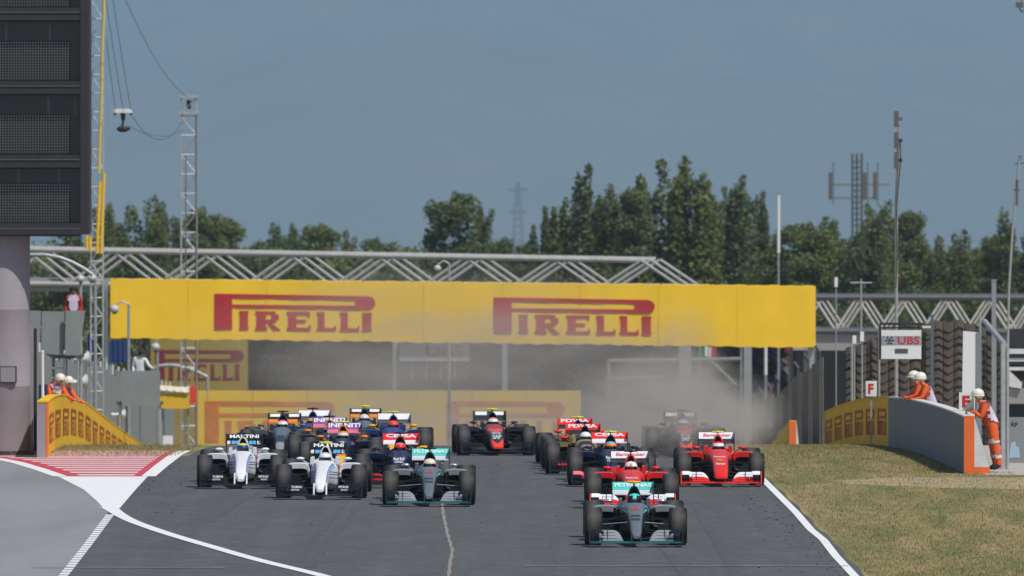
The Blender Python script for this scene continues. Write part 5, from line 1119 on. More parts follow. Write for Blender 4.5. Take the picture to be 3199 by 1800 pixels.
# pale steel frame right of the dust
YF = 440.0; mat('steel_dull', (0.20, 0.20, 0.19), 0.7, var=0.3, scale=2)
fr = empty('steel_scaffold', (X(2080, YF), YF, gz(YF)), 0, 'pale steel scaffold with diagonal strut under the bridge right half', 'scaffold'); OO = Vector(fr.location)
for a, b_, r_ in (((1900, 1130), (2315, 1124), .09), ((1900, 1130), (1902, 1188), .08), ((1895, 1185), (2072, 1180), .08), ((2222, 1130), (2298, 1204), .07), ((1902, 1188), (1902, 1450), .06), ((2315, 1060), (2315, 1450), .06)):
    mb = MB(); mb.tube(P(*a, YF) - OO, P(*b_, YF) - OO, r_, n=8); mb.obj('bar', 'steel_dull', fr, smooth=40)
o = empty('bridge_support', (X(2336, 400), 400.0, gz(400)), 0, 'grey steel column standing under the bridge right half', 'column'); h_ = Z(1070, 400) - gz(400)
mb = MB(); mb.box((0, 0, h_ / 2), (.30, .25, h_)); mb.obj('shaft', 'steel', o); mb = MB(); mb.box((0, 0, .1), (.5, .5, .2)); mb.obj('base_plate', 'steel', o)
for k, (u_, y_, lab) in enumerate(((2392, 445.0, 'thin grey pole nearest the steel column in the shade'), (2432, 440.0, 'paired thin pole, taller one in the shade by the fence'))):
    o = empty('pole', (X(u_, y_), y_, gz(y_)), 0, lab, 'pole', 'poles under the bridge'); h_ = Z(600 if k else 1080, y_) - gz(y_); mb = MB(); mb.tube((0, 0, 0), (0, 0, h_), .05, .04, 8); mb.obj('shaft', 'steel', o, smooth=40); mb = MB(); mb.tube((0, 0, h_ * .80), (0, 0, h_ * .99), .065, n=8); mb.obj('aerial', 'sign_white', o)
o = empty('flag', P(2212, 1098, 436), 0, 'small green white and red flag under the bridge', 'flag')
for k, c_ in enumerate(('flag_green', 'sign_white', 'sign_red')): mat('flag_green', (0.02, 0.22, 0.08), 0.8); mb = MB(); mb.loft([[(-.33 + .22 * k + .22 * t, .04 * math.sin(6 * (k + t)), -.22 - .05 * t), (-.33 + .22 * k + .22 * t, .04 * math.sin(6 * (k + t)), .2 - .05 * t)] for t in (0, .25, .5, .75, 1)], caps=(False, False), closed=False); mb.obj('cloth', c_, o, fix=False)
mb = MB(); mb.tube((-.36, 0, gz(436) - Z(1098, 436)), (-.36, 0, .3), .02, n=6); mb.obj('staff', 'steel', o)
# round black cover by the dust
o = empty('camera_cover', (X(2398, 312), 312.0, gz(312)), 0, 'round black hooded cover standing in the dust beside the short barrier', 'cover'); zc = Z(1350, 312) - gz(312)
mb = MB(); mb.ellipsoid((0, 0, zc), (.31, .28, .34), 16, 10); rng = random.Random(2); mb.v = [tuple(Vector(p) + Vector((rng.uniform(-.03, .03), rng.uniform(-.03, .03), rng.uniform(-.03, .03)))) for p in mb.v]; mb.obj('hood', 'black_frame', o, smooth=60)
for a in (-.25, 0, .25): mb = MB(); mb.tube((a * .3, 0, zc - .25), (a, .1 if a else -.2, -.05), .03, n=7); mb.obj('leg', 'black_frame', o)
# items near the left end of the track
for (u_, v0, v1, y_, w, col, nm, lab, cat) in ((285, 1045, 1130, 332, 24, 'blue_tarp', 'blue_tarpaulin', 'blue tarpaulin hanging behind the silver lattice tower', 'tarpaulin'), (372, 1066, 1135, 366, 60, 'blue_tarp', 'blue_tarpaulin', 'wide blue tarpaulin under the left end of the banner', 'tarpaulin')):
    o = empty(nm, (X(u_, y_), y_, gz(y_)), 0, lab, cat); OO = Vector(o.location); w2 = w * y_ / F_PX / 2; z0, z1 = Z(v1, y_) - OO.z, Z(v0, y_) - OO.z
    mb = MB(); mb.loft([[(-w2 + 2 * w2 * k / 8, .05 * (k % 2), z0), (-w2 + 2 * w2 * k / 8, .04 * (k % 2), z1)] for k in range(9)], caps=(False, False), closed=False); mb.obj('sheet', col, o, fix=False)
    for s_ in (-1, 1): mb = MB(); mb.tube((s_ * w2, .08, 0), (s_ * w2, .08, z1 + .05), .03, n=6); mb.obj('pole', 'steel', o)
o = empty('equipment_case', (X(545, 380), 380.0, gz(380)), 0, 'yellow equipment shelter with pale canopy beside the grey fence', 'shelter'); OO = Vector(o.location)
MB().box(((X(500, 380) + X(592, 380)) / 2 - OO.x, 0, (Z(1232, 380)) - OO.z - .25), (X(592, 380) - X(500, 380), .5, .55)).obj('body', 'crane_yellow', o)
mb = MB(); mb.loft([[P(500 + 92 * k / 8, 1218 + 3 * (k % 2) + k, 380) - OO + Vector((0, -.35, 0)), P(500 + 92 * k / 8, 1205 + k, 380) - OO, P(500 + 92 * k / 8, 1208 + k, 380) - OO + Vector((0, .3, 0))] for k in range(9)], caps=(False, False), closed=False); mb.obj('canopy', 'cream', o, fix=False)
MB().box(((X(604, 380)) - OO.x, -.1, Z(1235, 380) - OO.z), (.22, .3, .62)).obj('fire_box', 'orange_red', o)
for u_ in (505, 588): mb = MB(); mb.tube(Vector((X(u_, 380) - OO.x, 0, 0)), Vector((X(u_, 380) - OO.x, 0, Z(1250, 380) - OO.z)), .04, n=7); mb.obj('leg', 'steel', o)

# ---- masts and aerials on the right
o = empty('aerial_mast', (X(2803, 300), 300.0, gz(300)), 0, 'tall thin mast with three flat aerials stacked at its top', 'mast'); OO = Vector(o.location)
mb = MB(); mb.tube(P(2800, 1015, 300) - OO - Vector((0, 0, 6)), P(2800, 640, 300) - OO, .05, .045, 8); mb.tube(P(2800, 640, 300) - OO, P(2808, 390, 300) - OO, .045, .03, 8); mb.obj('pole', 'steel', o, smooth=40)
mb = MB(); mb.path([P(u_, v_, 299.9) - OO for u_, v_ in ((2812, 440), (2814, 500), (2808, 560), (2803, 620), (2800, 700), (2803, 790), (2799, 900))], .018, 6); mb.obj('cable', 'black_frame', o)
for k, (a, b_) in enumerate(((345, 396), (412, 463), (474, 525))):
    mb = MB(); c_ = P(2800, (a + b_) / 2, 299.9) - OO; mb.box(c_, (.13, .10, (b_ - a) * 300 / F_PX)); mb.obj('aerial_panel', 'antenna_grey', o); mb = MB(); mb.box(c_ + Vector((.11, .02, 0)), (.12, .06, .10)); mb.obj('bracket', 'antenna_rust' if k == 0 else 'black_frame', o)
for v_ in (697, 860): mb = MB(); mb.tube(P(2794, v_, 300) - OO, P(2808, v_, 300) - OO, .025, n=6); mb.obj('clamp', 'hazard_orange', o)
o = empty('aerial_mast', (X(3140, 290), 290.0, gz(290)), 0, 'slightly leaning whip mast with small aerial near the right edge', 'mast'); OO = Vector(o.location)
mb = MB(); mb.path([P(u_, v_, 290) - OO for u_, v_ in ((3140, 1500), (3152, 900), (3163, 720), (3174, 600), (3185, 490))], .035, 8); mb.obj('pole', 'steel', o, smooth=40)
mb = MB(); mb.tube(P(3170, 510, 290) - OO, P(3200, 508, 290) - OO, .02, n=6); mb.obj('cross_arm', 'antenna_rust', o); mb = MB(); mb.box(P(3186, 492, 290) - OO, (.08, .05, .12)); mb.obj('aerial_head', 'antenna_rust', o); mb = MB(); mb.tube(P(3176, 640, 290) - OO, P(3178, 560, 290) - OO, .05, n=6); mb.obj('sleeve', 'antenna_rust', o); mb = MB(); mb.tube(P(3166, 592, 290) - OO, P(3186, 592, 290) - OO, .03, n=6); mb.obj('collar', 'antenna_rust', o)
for u_, v0, y_, w_, lab in ((2690, 870, 330.0, 68, 'thin mast with a cross arm right of the banner end'), ):
    o = empty('aerial_mast', (X(u_, y_), y_, gz(y_)), 0, lab, 'mast'); h_ = Z(v0, y_) - gz(y_); mb = MB(); mb.tube((0, 0, 0), (0, 0, h_), .035, .03, 7); mb.obj('pole', 'steel', o, smooth=40); mb = MB(); mb.tube((-w_ / 2 * y_ / F_PX, 0, h_ - .12), (w_ / 2 * y_ / F_PX, 0, h_ - .12), .02, n=6); mb.obj('cross_arm', 'steel', o)
for k, (u_, v0, v1, lab) in enumerate(((2612, 865, 895, 'small white beacon on a pole above the banner right end'), (2669, 1050, 1075, 'lower left white beacon on a thin pole beside the dark gap'), (2693, 1038, 1068, 'upper white beacon on a thin pole beside the brown screen'))):
    y_ = 335.0 if k == 0 else 280.0; o = empty('beacon', (X(u_, y_), y_, gz(y_)), 0, lab, 'beacon', 'white beacons on poles'); mb = MB(); mb.tube((0, 0, 0), (0, 0, Z(v1, y_) - gz(y_)), .022, n=6); mb.obj('pole', 'steel', o); mb = MB(); h_ = (v1 - v0) * y_ / F_PX; mb.box((0, -.02, Z(v1, y_) - gz(y_) + h_ / 2), (.10, .10, h_)); mb.obj('lamp', 'sign_white', o)
YM = 600.0
o = empty('telecom_tower', (X(2677, YM), YM, gz(YM)), 0, 'telecom tower with tall aerial panels rising above the right trees', 'telecom tower'); OO = Vector(o.location)
for u_ in (2663, 2677, 2692): mb = MB(); mb.tube(P(u_, 700, YM) - OO - Vector((0, 0, 10)), P(u_, 478, YM) - OO, .06, n=7); mb.obj('tube', 'dark_steel', o, smooth=40)
mb = MB()
for k in range(12): mb.tube(P(2663, 500 + k * 18, YM) - OO, P(2692, 509 + k * 18, YM) - OO, .03, n=5); mb.tube(P(2692, 500 + k * 18, YM) - OO, P(2663, 509 + k * 18, YM) - OO, .03, n=5)
mb.obj('lattice', 'dark_steel', o)
for u_ in (2594, 2702, 2733): mb = MB(); mb.box(P(u_, 580, YM) - OO, (.20, .16, 86 * YM / F_PX)); mb.obj('aerial_panel', 'antenna_rust', o); mb = MB(); mb.tube(P(u_ + 9, 640, YM) - OO, P(u_ + 9, 505, YM) - OO, .03, n=5); mb.obj('whip', 'dark_steel', o)
for v_ in (575, 617): mb = MB(); mb.tube(P(2590, v_, YM) - OO, P(2780 if v_ < 600 else 2735, v_, YM) - OO, .045, n=6); mb.obj('platform_rail', mat('olive_steel', (0.14, 0.16, 0.08), 0.7), o)
for u_, v0, v1, y_, lab in ((1618, 570, 760, 9000.0, 'hazy distant pylon between the tree clumps'),):
    o = empty('distant_pylon', (X(u_, y_), y_, gz(y_)), 0, lab, 'pylon'); OO = Vector(o.location); w_ = 18 if u_ > 1500 else 5
    for s_ in (-1, 1): mb = MB(); mb.tube(P(u_ + s_ * w_, 800, y_) - OO, P(u_ + s_ * 3, v0, y_) - OO, .00011 * y_, n=5); mb.obj('leg', 'dark_steel', o)
    mb = MB()
    for k in range(8): f_ = k / 8; v_ = v1 + (v0 - v1) * f_; ww = w_ + (3 - w_) * (800 - v_) / (800 - v0); mb.tube(P(u_ - ww, v_, y_) - OO, P(u_ + ww, v_ - 15, y_) - OO, .00009 * y_, n=4)
    if u_ > 1500: mb.tube(P(u_ - 30, 590, y_) - OO, P(u_ + 30, 590, y_) - OO, .00016 * y_, n=4); mb.tube(P(u_ - 26, 660, y_) - OO, P(u_ + 26, 660, y_) - OO, .00016 * y_, n=4)
    mb.obj('brace', 'dark_steel', o)
# crane corner at the top right
o = empty('crane_hook', P(3185, 14, 320), 0, 'rusty crane hook block at the top right corner', 'crane hook')
mb = MB(); mb.box((0, 0, 0), (.22, .2, .16)); mb.obj('block', 'antenna_rust', o); mb = MB(); mb.path([(0, 0, -.08), (.02, 0, -.16), (.08, 0, -.22), (.12, 0, -.17)], .025, 6); mb.obj('hook', 'antenna_rust', o); mb = MB(); mb.tube((.05, 0, .08), (.05, 0, 30), .015, n=6); mb.obj('hoist_rope', 'rope', o)

# ================================================================== trees
m, nt, b = node_mat('leaves')
tc = nt.nodes.new('ShaderNodeTexCoord'); oi = nt.nodes.new('ShaderNodeObjectInfo')
n_ = noise(nt, tc.outputs['Object'], 0.55, 4, 0.65)
c = ramp(nt, n_, [(0.30, (0.105, 0.130, 0.035)), (0.52, (0.165, 0.190, 0.052)), (0.72, (0.255, 0.265, 0.085))])
c = mixc(nt, oi.outputs['Random'], c, mixc(nt, 0.6, c, (0.10, 0.15, 0.075)))
nt.links.new(c, b.inputs['Base Color']); b.inputs['Roughness'].default_value = 0.6; b.inputs['Specular IOR Level'].default_value = 0.25
tr_ = nt.nodes.new('ShaderNodeBsdfTranslucent'); nt.links.new(c, tr_.inputs[0]); mx = nt.nodes.new('ShaderNodeMixShader'); mx.inputs[0].default_value = 0.30
nt.links.new(b.outputs[0], mx.inputs[1]); nt.links.new(tr_.outputs[0], mx.inputs[2]); nt.links.new(mx.outputs[0], nt.nodes['Material Output'].inputs['Surface'])
mat('bark', (0.085, 0.065, 0.048), 0.9, var=0.25, scale=3.0)
def leaf_cloud(seed, clumps, n, size):
    """clumps: (x, y, z, rx, ry, rz); leaf faces gathered near the clump surfaces"""
    rng = np.random.default_rng(seed); w = np.array([c_[3] * c_[5] for c_ in clumps]); w = w / w.sum(); idx = rng.choice(len(clumps), n, p=w); C = np.array(clumps)[idx]
    d = rng.normal(size=(n, 3)); d /= np.linalg.norm(d, axis=1)[:, None]; r = rng.uniform(.25, 1.0, n) ** .45
    r *= 1 + .16 * rng.normal(size=n)
    p = C[:, :3] + d * C[:, 3:] * r[:, None]
    a = rng.normal(size=(n, 3)) + d * .7; a /= np.linalg.norm(a, axis=1)[:, None]; t = np.cross(a, rng.normal(size=(n, 3))); t /= np.linalg.norm(t, axis=1)[:, None]; bt = np.cross(a, t)
    s = size * rng.uniform(.55, 1.35, n)[:, None]
    V = np.empty((n, 4, 3)); V[:, 0] = p - t * s * .5; V[:, 1] = p + bt * s * .38; V[:, 2] = p + t * s * .62; V[:, 3] = p - bt * s * .30
    me = bpy.data.meshes.new('crown'); me.from_pydata(V.reshape(-1, 3).tolist(), [], np.arange(n * 4).reshape(n, 4).tolist()); me.materials.append(MATS['leaves']); return me
def make_tree_kind(seed, kind):
    """unit tree: height 1 in z, crown mesh and trunk mesh"""
    rng = random.Random(seed); cl = []
    if kind == 'poplar':                                    # several upright leaders with rounded tips
        for k in range(6):
            x_, y_ = (rng.uniform(-.15, .15), rng.uniform(-.14, .14)) if k else (0, 0); top = rng.uniform(.70, .93) if k else 1.0
            for q in range(10): t = q / 9; z_ = (top - .06) * t; w = .085 * (1.05 - .62 * t ** 1.5) + .004; cl.append((x_ * (1 - .1 * t) + rng.uniform(-.02, .02), y_ + rng.uniform(-.02, .02), z_, w, w, .07))
    elif kind == 'broad':
        for k in range(34):
            a, z_ = rng.uniform(0, 6.28), rng.uniform(.02, .90); rr = .29 * math.sqrt(max(.08, 1 - ((z_ - .38) / .58) ** 2)) * rng.uniform(.2, 1.0); w = rng.uniform(.075, .13); cl.append((rr * math.cos(a), rr * math.sin(a), z_, w, w, w * .9))
        cl.append((rng.uniform(-.08, .08), 0, .92, .085, .085, .08))
    else:                                                   # uneven crown of several leaders
        for k in range(8):
            x_, y_ = rng.uniform(-.24, .24), rng.uniform(-.2, .2); top = rng.uniform(.62, .96) if k else 1.0
            for q in range(8): t = q / 7; w = .115 * (1.05 - .55 * t ** 1.4); cl.append((x_ + rng.uniform(-.05, .05), y_ + rng.uniform(-.05, .05), (top - .07) * t, w, w, .09))
    crown = leaf_cloud(seed, cl, 8000 if kind != 'poplar' else 6500, .036)
    mb = MB(); mb.tube((0, 0, -.02), (.01, 0, .40), .022, .012, 8); mb.tube((.01, 0, .40), (0, .01, .85), .012, .004, 7)
    for k in range(6): a = rng.uniform(0, 6.28); z_ = rng.uniform(.15, .6); mb.tube((.005, 0, z_), (.16 * math.cos(a), .16 * math.sin(a), z_ + .18), .008, .003, 6)
    return crown, mb.mesh('trunk', 'bark', smooth=50)
KINDS = {(k, i): make_tree_kind(11 + 7 * i + 31 * j, k) for j, k in enumerate(('poplar', 'broad', 'tall')) for i in range(3)}
def tree(label, u, v0, wpx, y, kind, var, rot=0.0):
    o = empty('tree', (X(u, y), y, gz(y) - .1), rot, label, 'tree', 'trees behind the bridges'); h = Z(v0, y) - gz(y); s = wpx * y / F_PX / (.46 if kind == 'poplar' else .74)
    cr_, tk = KINDS[(kind, var)]; q = put('crown', cr_, o, (0, 0, h - s)); q.scale = (s, s, s)
    q = put('trunk', tk, o); q.scale = (s, s, h - s * .45)
TREES = [
 ('broad tree behind the dark tower edge, leftmost of the row', 210, 655, 190, 560, 'broad', 0), ('bushy tree behind the left lattice tower foot', 345, 628, 130, 565, 'tall', 1), ('bushy tree just left of the cable tower', 440, 622, 150, 555, 'tall', 0),
 ('slim topped tree directly left of the cable tower', 520, 600, 110, 570, 'tall', 2), ('round tree directly right of the cable tower', 640, 640, 150, 560, 'broad', 1), ('lower round tree right of the cable tower group', 715, 672, 130, 575, 'broad', 2),
 ('short tree in the dip right of the cable tower group', 800, 745, 130, 580, 'broad', 0), ('small pointed tree above the left logo', 872, 690, 100, 590, 'tall', 1), ('small twin topped tree above the left logo', 925, 690, 90, 600, 'tall', 0),
 ('small round tree above the end of the left logo', 1015, 692, 120, 590, 'broad', 2), ('small low tree right of the left logo', 1090, 712, 110, 600, 'tall', 2), ('lowest bush in the gap of the tree line', 1185, 735, 120, 610, 'broad', 1),
 ('low pale tree in the tree line gap', 1270, 765, 110, 620, 'broad', 0), ('large dark round tree in the middle of the picture', 1412, 592, 190, 545, 'broad', 1), ('narrow tree leaning on the large round tree', 1500, 635, 90, 550, 'tall', 1),
 ('low bush right of the large round tree', 1570, 735, 110, 570, 'broad', 2), ('low bush left of the poplar row', 1650, 745, 110, 570, 'broad', 0), ('first slim poplar of the row from the left', 1705, 635, 70, 560, 'poplar', 0),
 ('second slim poplar of the row from the left', 1765, 610, 80, 550, 'poplar', 1), ('tall pointed poplar, third of the row', 1832, 505, 110, 545, 'poplar', 2), ('bushy light green tree between the tall poplars', 1900, 570, 120, 540, 'tall', 0),
 ('light green round tree between the tall poplars', 1975, 580, 140, 535, 'broad', 2), ('tallest poplar clump, left half', 2065, 488, 130, 550, 'poplar', 0), ('tallest poplar clump, right half', 2140, 484, 140, 545, 'poplar', 1),
 ('thin poplar just right of the tallest clump', 2215, 560, 90, 555, 'poplar', 2), ('narrow poplar before the gap in the row', 2262, 572, 70, 560, 'poplar', 0), ('separate poplar with two tips right of the gap', 2318, 540, 90, 550, 'poplar', 1),
 ('short slanting poplar, last of the row', 2382, 588, 60, 555, 'poplar', 2), ('round tree behind the thin white aerial pole', 2450, 695, 150, 540, 'broad', 0), ('round tree above the banner right end', 2535, 685, 160, 545, 'broad', 1),
 ('olive tree left of the telecom tower', 2612, 668, 130, 550, 'tall', 1), ('dark tree under the telecom tower', 2690, 632, 160, 540, 'tall', 2), ('dark tree behind the three panel mast, left', 2760, 622, 130, 545, 'tall', 0),
 ('dark tree behind the three panel mast, right', 2830, 650, 130, 550, 'broad', 2), ('low tree right of the three panel mast', 2895, 765, 120, 560, 'broad', 0), ('pointed dark tree left of the leaning mast', 2975, 712, 130, 550, 'tall', 1),
 ('low olive tree left of the leaning mast', 3060, 765, 140, 555, 'broad', 1), ('tall tree at the right edge', 3190, 645, 150, 540, 'tall', 2), ('rounded tree just left of the right edge tree', 3120, 725, 120, 550, 'broad', 2),
]
for k, (lab, u, v0, w, y, kind, var) in enumerate(TREES): tree(lab, u, v0, w * (1.60 if kind == 'poplar' else 1.38), float(y), kind, var, (k * 1.7) % 6.28)
# a darker hedge-like wood under the crowns, read as one mass
rng = random.Random(77); cl = []
for k in range(290):
    u_ = -900 + k * 19 + rng.uniform(-12, 12); vt = 785 + rng.uniform(-14, 50); y_ = rng.uniform(575, 600); z_ = Z(vt, y_)
    for q in range(5): cl.append((X(u_, y_) + rng.uniform(-.4, .4), y_ + rng.uniform(-1, 1), z_ - .7 - 1.7 * q, .85, .85, 1.1))
me = leaf_cloud(5, cl, 190000, .30); me.name = 'undergrowth'
tag(put('undergrowth', me), 'dense wood filling the space under the tree crowns', 'undergrowth', kind='stuff')

# ================================================================== people
mat('overall_orange', (0.72, 0.105, 0.018), 0.85, var=0.10, scale=9, bump=0.4, bscale=22); mat('overall_red', (0.36, 0.02, 0.018), 0.85, var=0.1, scale=9)
mat('vest_lilac', (0.52, 0.47, 0.62), 0.8, col2=(0.62, 0.52, 0.60), scale=6); mat('boot_black', (0.015, 0.015, 0.017), 0.6); mat('skin', (0.42, 0.24, 0.17), 0.6); mat('glove_tan', (0.50, 0.36, 0.20), 0.8)
mat('helmet_white', (0.74, 0.70, 0.60), 0.45); mat('shirt_white', (0.70, 0.71, 0.74), 0.8); mat('hair_dark', (0.02, 0.015, 0.012), 0.8); mat('vest_blue', (0.06, 0.09, 0.34), 0.8); mat('bib_yellow', (0.55, 0.42, 0.03), 0.8); mat('ear_yellow', (0.75, 0.48, 0.02), 0.5); mat('cloth_navy', (0.02, 0.025, 0.07), 0.85)
mat('reflective', (0.62, 0.62, 0.60), 0.35)
def skin_mesh(J, E, name):
    """joints {name: (x, y, z, radius)} and edges -> one continuous surface grown by the Skin modifier"""
    names = list(J); ix = {n: i for i, n in enumerate(names)}; me = bpy.data.meshes.new(name); me.from_pydata([J[n][:3] for n in names], [(ix[a], ix[b_]) for a, b_ in E], [])
    o = bpy.data.objects.new(name, me); COL.objects.link(o); o.modifiers.new('skin', 'SKIN')
    for i, n in enumerate(names): sv = me.skin_vertices[0].data[i]; r = J[n][3]; sv.radius = r if isinstance(r, tuple) else (r, r); sv.use_root = (i == 0)
    sd = o.modifiers.new('sub', 'SUBSURF'); sd.levels = 2; sd.render_levels = 2
    dg = bpy.context.evaluated_depsgraph_get(); ne = bpy.data.meshes.new_from_object(o.evaluated_get(dg)); bpy.data.objects.remove(o); ne.name = name; return ne
def seg_near(p, J, E):
    best, bd = None, 9
    for a, b_ in E:
        A, B = Vector(J[a][:3]), Vector(J[b_][:3]); d = B - A; t = max(0, min(1, (p - A).dot(d) / max(d.length_squared, 1e-9))); q = (p - (A + d * t)).length
        if q < bd: bd, best = q, (a, b_, t)
    return best
def person(label, loc, J, E, cloth, headgear='helmet_white', vest=None, gloves='glove_tan', boots='boot_black', face=None, rz=0.0, ears=None, trousers=None, vdir=None):
    o = empty('person', loc, rz, label, 'person'); me = skin_mesh(J, E, 'body')
    for m_ in (cloth, 'skin', gloves, boots, trousers or cloth): me.materials.append(MATS[m_])
    tor = []
    for p in me.polygons:
        c_ = Vector(p.center); a, b_, t = seg_near(c_, J, E); s_ = a + '>' + b_
        if 'head' in (a, b_) and c_.z > J['neck'][2] + .03: p.material_index = 1
        elif b_.startswith(('hand', 'fin', 'thumb')) and (a.startswith(('hand', 'fin', 'thumb')) or t > .9): p.material_index = 2
        elif b_.startswith('toe'): p.material_index = 3
        elif b_.startswith(('knee', 'ankle')): p.material_index = 4
        if (s_ in ('pelvis>spine', 'spine>chest', 'chest>neck') or (b_.startswith('shoulder') and t < .75)) and (vdir is None or p.normal.x * vdir[0] + p.normal.y * vdir[1] > .12 or p.normal.z > .75): tor.append(p.index)
        p.use_smooth = True
    put('body', me, o)
    if vest:                                                 # a tabard: the torso's own surface pushed outwards
        vs, fs, mp = [], [], {}
        for i in tor:
            p = me.polygons[i]
            if p.center.z > J['neck'][2] + .01: continue
            f = []
            for v_ in p.vertices:
                if v_ not in mp: mp[v_] = len(vs); vv = me.vertices[v_]; vs.append(tuple(vv.co + vv.normal * .028))
                f.append(mp[v_])
            fs.append(f)
        mb = MB(); mb.v = vs; mb.f = [tuple(f) for f in fs]; mb.m = [0] * len(fs); mb.obj('vest', vest, o, smooth=180, fix=False)
    for zb0, zb1, bones in ((.28, .345, ('knee', 'ankle')), (.60, .665, ('knee', 'hip'))):   # reflective bands round the legs
        vs, fs, mp = [], [], {}
        for p in me.polygons:
            if zb0 < p.center.z < zb1 and cloth == 'overall_orange':
                f = []
                for v_ in p.vertices:
                    if v_ not in mp: mp[v_] = len(vs); vv = me.vertices[v_]; vs.append(tuple(vv.co + vv.normal * .010))
                    f.append(mp[v_])
                fs.append(tuple(f))
        if fs: mb = MB(); mb.v = vs; mb.f = fs; mb.m = [0] * len(fs); mb.obj('reflective_band', 'reflective', o, smooth=180, fix=False)
    hx, hy, hz, hr = J['head']; hr = hr if not isinstance(hr, tuple) else hr[0]; fx, fy = face or (0, -1)
    ang = math.atan2(fy, fx) + math.pi / 2                    # face features look towards (fx, fy)
    def turn(p): return Matrix.Rotation(ang, 3, 'Z') @ Vector(p) + Vector((hx, hy, hz))
    mb = MB(); mb.ellipsoid((0, -.105, -.02), (.014, .022, .024), 8, 6); mb.v = [tuple(turn(p)) for p in mb.v]; mb.obj('nose', 'skin', o, smooth=60)
    for s_ in (-1, 1):
        mb = MB(); mb.ellipsoid((s_ * .034, -.092, .018), (.013, .008, .007), 8, 6); mb.v = [tuple(turn(p)) for p in mb.v]; mb.obj('eye', 'boot_black', o)
        mb = MB(); mb.ellipsoid((s_ * .093, 0, 0), (.02, .035, .045) if ears else (.012, .022, .032), 8, 6); mb.v = [tuple(turn(p)) for p in mb.v]; mb.obj('ear_defender' if ears else 'ear', ears or 'skin', o, smooth=60)
    mb = MB(); mb.ellipsoid((0, -.094, -.058), (.026, .008, .007), 8, 5); mb.v = [tuple(turn(p)) for p in mb.v]; mb.obj('mouth', 'deep_red', o)
    if headgear:
        mb = MB(); mb.ellipsoid((0, .008, .045), (.128, .142, .118), 18, 10); mb.v = [tuple(turn((p[0], p[1], max(p[2], .005 if p[1] < -.05 else -.055)))) for p in mb.v]; hm_ = mb.obj('helmet' if headgear != 'hair_dark' else 'hair', headgear, o, smooth=60)
        if headgear != 'hair_dark':
            mb = MB(); mb.lathe([(.118, .0), (.142, -.005), (.140, .012), (.118, .015)], 18, closed=True); mb.v = [tuple(turn((p[0] * .98, p[1] * 1.12 - (.02 if p[1] < -.05 else 0), p[2] + .008))) for p in mb.v]; mb.obj('brim', headgear, hm_, smooth=40)
    return o
def hand_parts(J, E, s, hx, hy, hz, dx, dy, dz, sx, sy, sz):
    """five fingers leaving the palm: (dx, dy, dz) points along the fingers, (sx, sy, sz) across them"""
    J['hand' + s] = (hx, hy, hz, (.030, .022)); d, a = Vector((dx, dy, dz)), Vector((sx, sy, sz)); h = Vector((hx, hy, hz))
    for k, ln in enumerate((.060, .072, .076, .066)):
        r_ = h + a * ((k - 1.5) * .020) + d * .035; m_ = r_ + d * ln * .55 + Vector((0, 0, -.004)); t_ = r_ + d * ln + Vector((0, 0, -.022))
        J['fa%d' % k + s] = (*r_, .0105); J['finb%d' % k + s] = (*m_, .0095); J['finc%d' % k + s] = (*t_, .008); E += [('hand' + s, 'fa%d' % k + s), ('fa%d' % k + s, 'finb%d' % k + s), ('finb%d' % k + s, 'finc%d' % k + s)]
    t0 = h - a * .030 + d * .012; t1 = h - a * .050 + d * .045; J['thumba' + s] = (*t0, .0115); J['thumbb' + s] = (*t1, .009); E += [('hand' + s, 'thumba' + s), ('thumba' + s, 'thumbb' + s)]
def base_pose(**kw):
    J = {'pelvis': (0, 0, .93, (.155, .120)), 'spine': (0, 0, 1.10, (.140, .110)), 'chest': (0, 0, 1.30, (.165, .120)), 'neck': (0, 0, 1.47, (.062, .062)), 'head': (0, 0, 1.60, (.088, .098)), 'headtop': (0, 0, 1.70, (.070, .080))}
    for s, k in (('L', -1), ('R', 1)):
        J.update({'shoulder' + s: (k * .17, 0, 1.41, .070), 'elbow' + s: (k * .22, .02, 1.13, .052), 'wrist' + s: (k * .20, -.12, .93, .040), 'hip' + s: (k * .09, 0, .88, .098), 'knee' + s: (k * .10, -.02, .50, .070), 'ankle' + s: (k * .10, .02, .10, .052), 'toe' + s: (k * .11, -.14, .04, .042)})
    J.update(kw); return J
def base_edges():
    E = [('pelvis', 'spine'), ('spine', 'chest'), ('chest', 'neck'), ('neck', 'head'), ('head', 'headtop')]
    for s in 'LR': E += [('chest', 'shoulder' + s), ('shoulder' + s, 'elbow' + s), ('elbow' + s, 'wrist' + s), ('pelvis', 'hip' + s), ('hip' + s, 'knee' + s), ('knee' + s, 'ankle' + s), ('ankle' + s, 'toe' + s)]
    return E
def finish(J, E, hands):
    for s, (d, a) in hands.items():
        w = Vector(J['wrist' + s][:3]) + Vector(d) * .05; hand_parts(J, E, s, *w, *d, *a); E.append(('wrist' + s, 'hand' + s))
    return J, E
# marshal leaning over the end of the right barrier, seen from his right side: he faces left
J = base_pose(pelvis=(-.13, 0, .93, (.125, .150)), spine=(-.19, 0, 1.10, (.115, .140)), chest=(-.27, 0, 1.30, (.125, .165)), neck=(-.37, 0, 1.46, .062), head=(-.44, 0, 1.59, (.098, .088)), headtop=(-.46, 0, 1.69, (.08, .07)),
              shoulderL=(-.29, .18, 1.40, .072), elbowL=(-.42, .22, 1.20, .055), wristL=(-.54, .14, 1.27, .042), shoulderR=(-.27, -.18, 1.40, .078), elbowR=(-.36, -.22, 1.14, .060), wristR=(-.52, -.15, 1.265, .044),
              hipL=(-.13, .09, .88, .105), kneeL=(-.10, .11, .50, .092), ankleL=(-.04, .16, .11, .072), toeL=(-.19, .17, .045, .042), hipR=(-.11, -.09, .88, .122), kneeR=(-.06, -.11, .50, .100), ankleR=(.02, -.13, .12, .078), toeR=(-.14, -.15, .05, .045))
